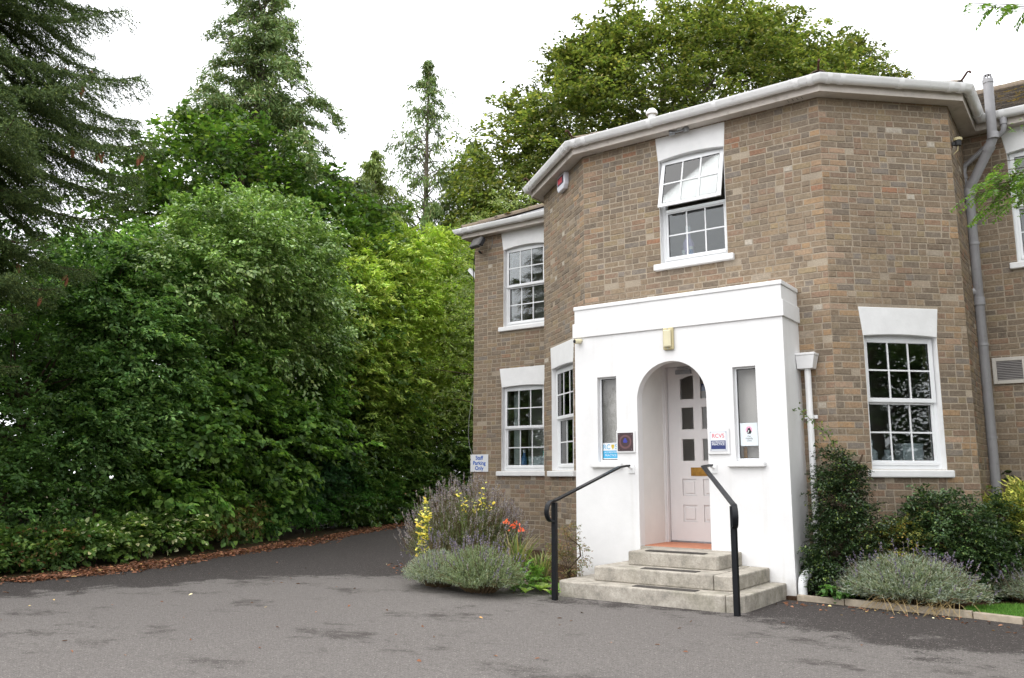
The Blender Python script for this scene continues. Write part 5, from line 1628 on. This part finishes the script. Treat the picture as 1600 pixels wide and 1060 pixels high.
# shrubs further along the drive, past the left edge of the picture
for (x, y, s_, lbl) in ((-12.6, 1.5, 91, 'dark shrub of the hedge past the left edge of the drive'), (-13.0, -3.0, 92, 'last dark shrub of the hedge near the road')):
    bushy('holly_shrub', lbl, 'shrub', [(x, y, 1.6, 1.9, 2.0), (x - .2, y + 1.4, 2.8, 1.7, 1.8), (x, y - 1.6, 1.8, 1.7, 2.2)], (.10, .07), [G(52, 82, 32), G(42, 70, 28)], [1, 1], 700, 20, .24, s_, trunk=(x, y, .1, 3))
bushy('holly_tree', 'dark evergreen tree across the lawn to the right, mirrored in the bay window', 'tree', [(7, 8.2, 2.2, 2.3, 2.5), (7.5, 6, 2.5, 2.2, 2.6), (7.2, 10, 3, 2, 3), (7.5, 8, 5.2, 2, 2.2), (7.8, 4, 2.6, 2.2, 2.6)], (.13, .09), [G(52, 82, 32), G(42, 70, 28)], [1, 1], 1900, 26, .34, 94, deep=.5, trunk=(7.4, 7.6, .15, 5), rag=.06)

# --- leaf litter
def litter(name, label_kind, P, size, cols, wts, seed, kind='stuff', parent=None):
    rng = np.random.default_rng(seed); n = len(P)
    nn = unit(np.array([0, 0, 1.0]) + rng.normal(0, .35, (n, 3))); a = rng.uniform(0, 6.3, n)
    d = np.stack([np.cos(a), np.sin(a), rng.normal(0, .15, n)], 1)
    return leaf_mesh(name, P, d, nn, size * rng.uniform(.6, 1.3, n), size * .55 * rng.uniform(.6, 1.2, n), colours(rng, n, cols, wts, .25), M['litter'], parent, .25, kind, six=True)
rng = np.random.default_rng(100)
line = np.array([(-10.95, -2), (-11.0, 4.8), (-11.15, 6.0), (-11.8, 7.9), (-12.8, 10.6), (-15.3, 15.7), (-18.6, 20.9), (-22, 28)])
seg = rng.choice([1, 2, 3, 4, 5, 6, 0], 9000, p=[.12, .18, .22, .22, .15, .08, .03]); t = rng.random(9000)
A, B_ = line[seg], line[seg + 1]; q = A + (B_ - A) * t[:, None]; nrm = unit(np.stack([-(B_ - A)[:, 1], (B_ - A)[:, 0]], 1))
wdt = .10 + .09 * (1 + wav(np.c_[q, np.zeros(len(q))], 3, 1.3))
off = rng.normal(0, 1, 9000) * wdt - .16
q = q + nrm * off[:, None]
LC_ = [G(132, 88, 62), G(112, 74, 54), G(150, 104, 74), G(98, 68, 52), G(176, 140, 80), G(84, 64, 50)]
lt = litter('leaf_litter', None, np.c_[q, np.abs(rng.normal(0, .012, 9000)) + .006], .062, LC_, [4, 4, 3, 3, .4, 2], 101)
tag(lt, 'strip of rust brown fallen leaves along the foot of the hedge', 'leaf litter')
n = 260
x = rng.uniform(-12.5, .8, n); y = rng.uniform(1.5, 13, n); keep = (y < 8.2 + (-2.9 - x) * 0) & (x > -10.9 - np.maximum(0, y - 5) * .25) & ~((y > 7.6) & (x > -8.6))
q = np.c_[x, y, np.full(n, .008)][keep]
e1 = np.c_[rng.uniform(-8.7, -5.2, 90), np.zeros(90), np.full(90, .008)]; e1[:, 1] = np.interp(e1[:, 0], [-8.6, -7.15, -6.1, -5], [9.2, 8.3, 8.2, 8.1]) - np.abs(rng.normal(0, .18, 90))
e2 = np.c_[rng.uniform(-2.9, .8, 130), np.zeros(130), np.full(130, .008)]; e2[:, 1] = np.interp(e2[:, 0], [-2.9, -1.2, .8], [8.9, 8.75, 8.1]) - np.abs(rng.normal(0, .22, 130))
lt = litter('fallen_leaves', None, np.concatenate([q, e1, e2]), .042, LC_ + [G(206, 180, 110), G(226, 214, 170)], [4, 3, 4, 2, 1, 2, 1, .6], 102)
tag(lt, 'small fallen leaves scattered over the tarmac', 'leaves')

# --- planted bed left of the steps
def lavender(label, cx, cy, rad, h, nst, seed, lcols, fcols, fshare=.5, leafy=15, elong=(1, 1), rot=0.0, up=.55, group=None, ls=.034, name='lavender_bush', spk=(.08, .2)):
    rng = np.random.default_rng(seed)
    root = empty(name, (cx, cy, 0)); tag(root, label, 'lavender', group)
    PP, DD, CC, LL, WW = [], [], [], [], []; FP, FD, FC = [], [], []
    st = MB()
    ca, sa = math.cos(rot), math.sin(rot)
    for i in range(nst):
        a = rng.uniform(0, 2 * math.pi); rr = math.sqrt(rng.random())
        bx = math.cos(a) * rr * .35 * rad * elong[0]; by = math.sin(a) * rr * .35 * rad * elong[1]
        tx = math.cos(a) * rr * rad * elong[0] * rng.uniform(.85, 1.15); ty = math.sin(a) * rr * rad * elong[1] * rng.uniform(.85, 1.15)
        tz = h * (math.sqrt(max(.02, 1 - (rr * .96) ** 2)) * (1 - .1) + .1) * rng.uniform(.72, 1.08)
        b = np.array([cx + bx * ca - by * sa, cy + bx * sa + by * ca, .03]); e = np.array([cx + tx * ca - ty * sa, cy + tx * sa + ty * ca, max(.06, tz)])
        L = np.linalg.norm(e - b)
        mid = b * .45 + e * .55 + np.array([0, 0, .12 * L])
        fl_ = rng.random() < fshare
        for j in range(leafy):
            q = rng.uniform(.25, 1.0) ** .7
            pt = (1 - q) ** 2 * b + 2 * q * (1 - q) * mid + q * q * e
            tg = unit(2 * (1 - q) * (mid - b) + 2 * q * (e - mid))
            PP.append(pt + rng.normal(0, .012, 3)); DD.append(tg * 1.0 + rng.normal(0, .55, 3) + np.array([0, 0, .2])); LL.append(ls * rng.uniform(.7, 1.4)); WW.append(ls * .17)
        if fl_:
            tg = unit(e - mid + np.array([0, 0, up * L])); fl0 = rng.uniform(*spk)
            tip = e + tg * fl0
            st.tube([e - tg * .03, tip], [.0022, .0016], 3, caps=False)
            for j in range(12):
                FP.append(tip + tg * (.052 * (j / 8) - .01) + rng.normal(0, .0045, 3)); FD.append(tg * .6 + rng.normal(0, .7, 3)); 
        if i % 5 == 0: st.tube([b, mid, e], [.005, .0035, .002], 4, caps=False)
    n = len(PP)
    leaf_mesh('foliage', np.array(PP), np.array(DD), rng.normal(0, 1, (n, 3)), np.array(LL), np.array(WW), colours(rng, n, lcols[0], lcols[1], .2), M['leaf'], root, .1)
    if FP:
        n = len(FP); leaf_mesh('flower_spikes', np.array(FP), np.array(FD), rng.normal(0, 1, (n, 3)), .019, .012, colours(rng, n, fcols[0], fcols[1], .2), M['petal'], root, .1)
    st.build('stems', M['stem'], root, normals=False)
    return root
SIL = ([G(146, 158, 146), G(128, 144, 128), G(164, 174, 162), G(104, 124, 90)], [4, 3, 3, 2])
GRN = ([G(104, 116, 76), G(120, 128, 96), G(88, 102, 62), G(132, 138, 112)], [3, 3, 2, 2])
PUR = ([G(110, 102, 136), G(124, 118, 142), G(96, 88, 120), G(132, 124, 134)], [3, 3, 2, 2])
GRY = ([G(140, 134, 142), G(126, 122, 130), G(112, 104, 126), G(152, 146, 146)], [3, 3, 2, 2])
c = at(726, 11.0); lavender('tall greyish lavender bush in full seed below the parking sign', c[0], c[1], .84, 1.02, 2000, 201, GRN, GRY, .55, 17, (1.0, .85), -.5, ls=.042)
c = at(788, 11.0); lavender('upright lavender beside the orange flowers against the left bay face', c[0], c[1] , .30, .74, 240, 202, GRN, GRY, .7, 13, ls=.04)
c = at(688, 9.8); lavender('low silvery lavender mound at the left tip of the flower bed', c[0], c[1], .46, .42, 1200, 203, SIL, PUR, .06, 19, (1.2, .8), -.4)
c = at(752, 9.35); lavender('low green grey lavender spilling over the kerb left of the steps', c[0], c[1], .52, .50, 1600, 204, ([G(134, 150, 122), G(118, 136, 104), G(154, 166, 144), G(98, 120, 76)], [3, 3, 2, 2]), PUR, .07, 19, (1.15, .8), -.25, spk=(.03, .1))

def flower_plant(name, label, cat, cx, cy, nst, h, rad, seed, petal, pcols, leafc, blade=(.07, .014), fl=16, fsz=.022, spike=.22, z0=.03):
    rng = np.random.default_rng(seed); root = empty(name, (cx, cy, 0)); tag(root, label, cat)
    st = MB(); LP, LD, FP, FD = [], [], [], []
    for i in range(nst):
        a = rng.uniform(0, 6.3); r = rad * math.sqrt(rng.random()); hh = h * rng.uniform(.75, 1.05)
        b = np.array([cx + .4 * r * math.cos(a), cy + .4 * r * math.sin(a), z0]); e = np.array([cx + r * math.cos(a), cy + r * math.sin(a), hh])
        st.tube([b, b * .5 + e * .5 + np.array([0, 0, .05]), e], [.006, .005, .003], 4, caps=False)
        for j in range(26):
            q = rng.random(); LP.append(b + (e - b) * q); LD.append(np.array([math.cos(j * 2.4), math.sin(j * 2.4), .4]))
        for j in range(int(fl * .55)):
            q = rng.random(); FP.append(e - (e - b) / np.linalg.norm(e - b) * spike * q + rng.normal(0, .016, 3)); FD.append(np.array([math.cos(j * 2.4), math.sin(j * 2.4), .5]))
    n = len(LP); leaf_mesh('leaves', np.array(LP) + unit(np.array(LD)) * blade[0] * .5, np.array(LD), rng.normal(0, .4, (n, 3)) + np.array([0, 0, 1]), blade[0], blade[1], colours(rng, n, leafc, [1] * len(leafc)), M['leaf'], root)
    n = len(FP); leaf_mesh('flowers', np.array(FP) + unit(np.array(FD)) * fsz * .5, np.array(FD), rng.normal(0, .5, (n, 3)) + np.array([0, 0, 1]), fsz * 1.2, fsz, colours(rng, n, pcols, [1] * len(pcols), .1), M['petal'], root, six=True, kind='stuff')
    st.build('stems', M['green_stem'], root, normals=False)
    return root
YEL = [G(240, 224, 84), G(232, 210, 60), G(246, 236, 130)]
LG = [G(96, 122, 52), G(78, 104, 42)]
c = at(661, 10.1); flower_plant('snapdragon_plant', 'column of pale yellow snapdragon spikes on the left side of the lavender', 'flower', c[0], c[1], 9, .98, .10, 211, None, YEL, LG, fl=34, fsz=.040, spike=.55)
c = at(746, 10.35); flower_plant('snapdragon_plant', 'few yellow flower spikes poking through the top of the tall lavender', 'flower', c[0], c[1], 9, 1.13, .30, 212, None, YEL, LG, fl=14, fsz=.034, spike=.14)
def strap_plant(name, label, cat, cx, cy, nb, h, rad, seed, cols, flowers=None):
    rng = np.random.default_rng(seed); root = empty(name, (cx, cy, 0)); tag(root, label, cat)
    m = MB()
    for i in range(nb):
        a = rng.uniform(0, 6.3); r = rad * rng.uniform(.3, 1.1); hh = h * rng.uniform(.6, 1.05)
        d = np.array([math.cos(a), math.sin(a), 0]); s = np.array([-d[1], d[0], 0]); w = rng.uniform(.006, .011); c_ = colours(rng, 1, cols, [1] * len(cols))[0]
        b = np.array([cx, cy, .03]) + d * .08 * rng.random() + s * rng.normal(0, .05)
        P3 = [b + d * r * q ** 1.6 + np.array([0, 0, hh * (q * 1.55 - .62 * q * q)]) for q in np.linspace(0, 1, 6)]
        vs = []
        for k, p_ in enumerate(P3):
            ww = w * (1 - (k / 5) ** 2 * .9); vs += [p_ + s * ww, p_ - s * ww]
        m.add(vs, [(2 * k, 2 * k + 1, 2 * k + 3, 2 * k + 2) for k in range(5)], tuple(c_))
    m.build('blades', M['leaf'], root, normals=False)
    if flowers:
        st = MB(); FP, FD = [], []
        for i in range(flowers[0]):
            a = rng.uniform(0, 6.3); e = np.array([cx + .22 * math.cos(a) * rng.random(), cy + .22 * math.sin(a) * rng.random(), h * rng.uniform(1.0, 1.2)])
            st.tube([(cx, cy, .03), (cx * .5 + e[0] * .5, cy * .5 + e[1] * .5, e[2] * .6), tuple(e)], [.004, .004, .002], 4, caps=False)
            for j in range(8): FP.append(e + rng.normal(0, .022, 3)); FD.append(rng.normal(0, 1, 3) + np.array([0, 0, .5]))
        n = len(FP); leaf_mesh('flowers', np.array(FP), np.array(FD), rng.normal(0, 1, (n, 3)), .045, .022, colours(rng, n, flowers[1], [1] * len(flowers[1]), .1), M['petal'], root, six=True, kind='stuff')
        st.build('stems', M['green_stem'], root, normals=False)
    return root
c = at(806, 10.1); strap_plant('crocosmia_plant', 'orange flowered crocosmia with arching strap leaves against the bay', 'flower', c[0], c[1], 60, .62, .42, 221, [G(92, 116, 50), G(110, 130, 62), G(140, 134, 90)], (4, [G(236, 106, 48), G(224, 92, 44)]))
c = at(845, 9.9); strap_plant('grass_tuft', 'wispy tuft of pale grass in front of the left bay face', 'grass', c[0], c[1], 110, .42, .26, 222, [G(120, 138, 76), G(150, 150, 104), G(96, 118, 58)])
c = at(888, 9.75); bushy('spiraea_shrub', 'thin reddish twiggy shrub between the grass and the porch wall', 'shrub', [(c[0], c[1], .42, .17, .34), (c[0] - .1, c[1] + .02, .25, .16, .22)], (.035, .015), [G(128, 100, 72), G(104, 100, 60), G(92, 108, 58)], [2, 2, 1], 110, 14, .06, 223, limbs=30, lr=.005, crown='foliage', trunk=(c[0], c[1], .012, .6))
c = at(822, 9.6); bushy('mint_clump', 'bright green low leafy clump beside the lavender on the kerb', 'plant', [(c[0], c[1], .14, .16, .16), (c[0] + .1, c[1] + .05, .12, .14, .12)], (.05, .034), [G(110, 150, 60), G(90, 132, 50)], [1, 1], 60, 12, .05, 224, crown='foliage', limbs=0)
def rosette(label, cx, cy, n, L, seed):
    rng = np.random.default_rng(seed); root = empty('foxglove_seedling', (cx, cy, .03)); tag(root, label, 'plant', 'foxglove seedlings in the bare soil')
    for i in range(n):
        a = i * 2.4 + rng.normal(0, .2); d = np.array([math.cos(a), math.sin(a), 0]); s = np.array([-d[1], d[0], 0]); l = L * rng.uniform(.7, 1.1); w = l * .26
        m = MB(); vs = []; cc = tuple(colours(rng, 1, [G(120, 158, 66), G(104, 144, 58), G(134, 166, 80)], [1, 1, 1])[0])
        el = rng.uniform(.5, 1.1)
        for k, q in enumerate(np.linspace(0, 1, 6)):
            p_ = np.array([cx, cy, .03]) + d * l * q * math.cos(el * (1 - q * .7)) + np.array([0, 0, l * (math.sin(el) * q - .25 * q * q)])
            ww = w * (.12 + 1.0 * math.sin(math.pi * min(1, q * .92 + .04)) ** .8) if k < 5 else .001
            vs += [p_ + s * ww + np.array([0, 0, ww * .35]), p_ - np.array([0, 0, 0]), p_ - s * ww + np.array([0, 0, ww * .35])]
        m.add(vs, [f for k in range(5) for f in ((3 * k, 3 * k + 1, 3 * k + 4, 3 * k + 3), (3 * k + 1, 3 * k + 2, 3 * k + 5, 3 * k + 4))], cc)
        m.build('leaf', M['leaf'], root, smooth=60, normals=False)
for (px, dep, n, L, lbl) in ((845, 9.35, 7, .17, 'largest foxglove rosette standing up between kerb and bay'), (862, 9.05, 6, .15, 'foxglove rosette closest to the left handrail post'), (822, 9.2, 5, .12, 'flat foxglove seedling nearest the low lavender'), (878, 9.3, 5, .12, 'little foxglove seedling against the porch wall')):
    c = at(px, dep); rosette(lbl, c[0], c[1], n, L, int(px))

# --- bed right of the porch
EV = [G(44, 66, 34), G(36, 56, 30), G(58, 82, 40), G(108, 128, 50)]
bushy('cotoneaster_shrub', 'tall dark evergreen shrub climbing beside the porch downpipe', 'shrub', [(-2.46, 9.32, .45, .26, .45), (-2.42, 9.36, .95, .22, .42), (-2.50, 9.36, 1.32, .15, .28), (-2.28, 9.4, .55, .26, .42), (-2.54, 9.28, .28, .24, .24), (-2.36, 9.42, 1.22, .14, .25)], (.032, .020), EV, [4, 4, 2, .6], 900, 30, .075, 231, mat='leaf_gloss', trunk=(-2.38, 9.38, .03, 1.5), limbs=60, lr=.006, bump=.26, jit=.25, rag=.05)
vine = empty('climber_shoot', (-2.6, 9.4, 0)); tag(vine, 'loose leafy shoot arching over the porch downpipe', 'plant')
rngv = np.random.default_rng(5); vp = [np.array(v) for v in ((-2.45, 9.36, 1.55), (-2.52, 9.34, 1.72), (-2.66, 9.30, 1.86), (-2.80, 9.27, 2.02))]
MB().tube(vp, [.006, .005, .004, .002], 5).build('stem', M['green_stem'], vine)
PP = []; 
for i in range(70):
    q = rngv.random() * 3; k = int(min(2, q)); PP.append(vp[k] + (vp[k + 1] - vp[k]) * (q - k) + rngv.normal(0, .035, 3))
leaf_mesh('leaves', np.array(PP), rngv.normal(0, 1, (70, 3)), rngv.normal(0, .5, (70, 3)) + np.array([0, 0, 1]), .042, .026, colours(rngv, 70, [G(84, 112, 50), G(70, 96, 42), G(130, 140, 60)], [2, 2, 1]), M['leaf'], vine)
bushy('rose_shrub', 'yellowing low shrub between the dark evergreen and the lavender', 'shrub', [(-2.05, 9.45, .35, .30, .36), (-1.9, 9.6, .5, .26, .36)], (.036, .022), [G(110, 116, 44), G(84, 96, 40), G(160, 140, 50)], [3, 3, 1], 200, 22, .08, 232, trunk=(-2.0, 9.55, .02, .6), limbs=30, lr=.005)
bushy('escallonia_shrub', 'broad green shrub below the ground floor bay window', 'shrub', [(-1.66, 9.95, .55, .32, .42), (-1.55, 10.02, .82, .24, .28), (-1.4, 10.05, .5, .34, .40), (-1.72, 9.95, .86, .16, .24), (-1.3, 10.1, .34, .28, .30)], (.040, .024), [G(56, 82, 44), G(46, 70, 38), G(74, 102, 52), G(100, 124, 58)], [4, 4, 2, 1], 950, 26, .085, 233, mat='leaf_gloss', trunk=(-1.55, 10.02, .035, 1.0), limbs=60, lr=.006, bump=.28, rag=.05)
bushy('escallonia_shrub', 'thin dark upright shrub at the right corner of the bay', 'shrub', [(-1.12, 10.45, .36, .24, .34), (-1.12, 10.5, .75, .11, .34), (-.95, 10.4, .28, .26, .26)], (.042, .026), [G(58, 84, 44), G(48, 72, 38), G(86, 108, 52)], [4, 4, 1], 330, 24, .085, 234, trunk=(-1.05, 10.5, .025, .9), limbs=30, lr=.005, rag=.05)
bushy('golden_conifer', 'golden yellow green feathery conifer below the vent grille', 'shrub', [(-.86, 11.0, .55, .42, .50), (-.6, 11.0, .72, .4, .48), (-.95, 11.1, .82, .30, .34), (-.4, 11.1, .5, .5, .5)], (.095, .022), [G(164, 172, 60), G(140, 154, 54), G(184, 186, 84), G(110, 132, 48)], [3, 3, 2, 2], 420, 26, .11, 235, mat='needle', trunk=(-.75, 11.05, .03, .8), limbs=30, lr=.006, out=.9, droop=0.0)
bushy('yew_bush', 'dull green rounded conifer in front of the golden one at the right edge', 'shrub', [(-.50, 10.6, .34, .30, .38), (-.25, 10.6, .42, .36, .42)], (.06, .016), [G(96, 112, 62), G(80, 98, 52), G(118, 130, 76)], [3, 3, 1], 340, 26, .09, 236, mat='needle', trunk=(-.45, 10.6, .03, .6), limbs=20, lr=.006, out=.9)
iv = bushy('ivy_stem', 'small ivy climbing the recessed wall beside the soil pipe', 'plant', [(-1.06, 11.93, 1.2, .07, .22), (-1.04, 11.93, .95, .08, .25), (-1.0, 11.93, .6, .09, .4)], (.07, .06), [G(62, 82, 46), G(50, 68, 38)], [1, 1], 40, 8, .04, 237, six=True, limbs=0)
lavender('wide silvery lavender mound spilling over the kerb below the bay window', -1.80, 9.13, .64, .50, 2300, 241, SIL, PUR, .06, 19, (1.15, .72), -.15, ls=.042, spk=(.02, .09))
lavender('smaller silvery lavender at the right edge above the lawn', -.72, 10.02, .50, .36, 1100, 242, SIL, PUR, .09, 18, (1.3, .7), -.2)
lavender('silvery lavender mound farthest right along the lawn', .25, 9.9, .45, .34, 350, 243, SIL, PUR, .2, 14)
bushy('weed_clump', 'small bright green weed by the white drain elbow', 'plant', [(-2.42, 9.06, .10, .14, .10), (-2.2, 9.1, .12, .1, .1)], (.06, .045), [G(84, 128, 50), G(70, 110, 44)], [1, 1], 26, 10, .05, 244, limbs=0, six=True, crown='foliage')
# straw stems fallen from the lavender, onto the tarmac
rng = np.random.default_rng(77); m = MB()
for i in range(70):
    x = rng.uniform(-2.0, -1.3); b = (x, 8.98 + rng.normal(0, .05), rng.uniform(.05, .2)); a = rng.uniform(-2.4, -.7); l = rng.uniform(.15, .4)
    e = (b[0] + math.cos(a) * l, b[1] + math.sin(a) * l, .012)
    m.tube([b, ((b[0] + e[0]) / 2, (b[1] + e[1]) / 2, b[2] * .5 + .03), e], [.003, .0025, .0015], 3, caps=False)
for i in range(40):
    x = rng.uniform(-7.4, -6.4); b = (x, 8.5 + rng.normal(0, .05), rng.uniform(.04, .15)); a = rng.uniform(-2.4, -.7); l = rng.uniform(.12, .35)
    e = (b[0] + math.cos(a) * l, b[1] + math.sin(a) * l, .012)
    m.tube([b, ((b[0] + e[0]) / 2, (b[1] + e[1]) / 2, b[2] * .5 + .03), e], [.003, .0025, .0015], 3, caps=False)
s_ = m.build('dry_stalks', plain('straw', G(168, 146, 104), .8, .2), kind='stuff', normals=False); tag(s_, 'dry straw coloured lavender stalks lying over the kerbs', 'stalks')
# lawn
rng = np.random.default_rng(78); n = 26000
x = rng.uniform(-1.28, 3.0, n); y = np.interp(x, [-1.2, -.8, .8, 3], [8.9, 8.79, 8.29, 7.73]) + rng.uniform(0, 1, n) * np.interp(x, [-1.28, -1.0, -.6, 3], [.25, .75, 1.0, 1.6])
lw = leaf_mesh('lawn_grass', np.c_[x, y, np.full(n, .048)], np.c_[rng.normal(0, .35, (n, 2)), np.ones(n)], rng.normal(0, 1, (n, 3)), .055 * rng.uniform(.6, 1.3, n), .006, colours(rng, n, [G(92, 146, 42), G(78, 130, 38), G(112, 160, 56)], [2, 2, 1]), M['grass'], None, .05, 'stuff')
tag(lw, 'bright green strip of lawn behind the right kerb', 'grass')

# --- the locust tree to the right whose branches hang into the picture
tx, ty = at(2150, 7.2)[:2]
loc = bushy('locust_tree', 'tree standing right of the house whose pinnate sprays hang into the top right corner', 'tree', [(tx, ty, 5.0, 1.9, 1.6), (tx + .8, ty - .8, 6.2, 1.7, 1.5), (tx + .5, ty + .9, 4.2, 1.6, 1.4), (tx + 1.6, ty, 5, 1.8, 1.8)], (.05, .025), [G(92, 128, 50), G(76, 110, 42)], [1, 1], 700, 30, .25, 251, trunk=(tx + .6, ty, .14, 5.2), limbs=40)
rng = np.random.default_rng(252)
PP, DD, NN = [], [], []; bm_ = MB()
def pinnate(b, d, L, n=9):
    d = d / np.linalg.norm(d); s = np.cross(d, [0, 0, 1.0]); s = s / max(1e-6, np.linalg.norm(s))
    pts = [b + d * L * q + np.array([0, 0, -.22 * L * q * q]) for q in np.linspace(0, 1, 5)]
    bm_.tube(pts, [.0025, .002, .002, .0015, .001], 3, caps=False)
    for i in range(n):
        q = .15 + .85 * i / (n - 1); p_ = b + d * L * q + np.array([0, 0, -.22 * L * q * q])
        for sg_ in (-1, 1):
            dd = s * sg_ + d * .35 + rng.normal(0, .12, 3) + np.array([0, 0, -.12]); dd = dd / np.linalg.norm(dd)
            PP.append(p_ + dd * .021); DD.append(dd); NN.append(np.array([0, 0, 1]) + rng.normal(0, .25, 3))
def spray(start, end, nleaf, droop, L=.19):
    start, end = np.array(start), np.array(end); mid = start * .5 + end * .5 + np.array([0, 0, .12])
    f = lambda q: (1 - q) ** 2 * start + 2 * q * (1 - q) * mid + q * q * end
    bm_.tube([f(q) for q in np.linspace(0, 1, 7)], list(np.linspace(.012, .003, 7)), 5, caps=False)
    for i in range(nleaf):
        q = .25 + .75 * i / nleaf + rng.uniform(0, .03); q = min(q, 1); p_ = f(q); tg = unit(f(min(1, q + .02)) - f(q - .02)); sd = np.cross(tg, [0, 0, 1.0])
        pinnate(p_, tg * .6 + sd * rng.choice([-1, 1]) * rng.uniform(.4, 1.0) + np.array([0, 0, -droop * rng.uniform(.3, 1.2)]), L * rng.uniform(.7, 1.15), 8)
A0 = np.array([tx + .4, ty, 4.3])
for px, dep, z, k in ((1562, 7.0, 3.72, 15), (1590, 7.1, 3.95, 16), (1585, 6.9, 3.60, 14), (1605, 7.0, 3.75, 14), (1615, 7.2, 4.1, 14), (1630, 7, 3.8, 14), (1572, 7.1, 3.86, 15), (1594, 7.0, 3.80, 16), (1566, 7.15, 3.60, 12), (1606, 7.05, 3.9, 15)):
    e = at(px, dep, z); spray(A0, e, k * 3, .5, .20)
A1 = np.array([tx + .4, ty, 5.2])
for px, dep, z, k in ((1580, 6.6, 5.30, 13), (1600, 6.7, 5.34, 13), (1616, 6.6, 5.26, 12)):
    e = at(px, dep, z); spray(A1, e, k * 2, .9, .17)
n = len(PP)
leaf_mesh('sprays', np.array(PP), np.array(DD), np.array(NN),   .052 * rng.uniform(.8, 1.15, n), .021, colours(rng, n, [G(92, 130, 46), G(74, 110, 40), G(112, 140, 56)], [3, 2, 1]), M['leaf'], loc, .12)
bm_.build('branches', M['bark'], loc, smooth=60, normals=False)
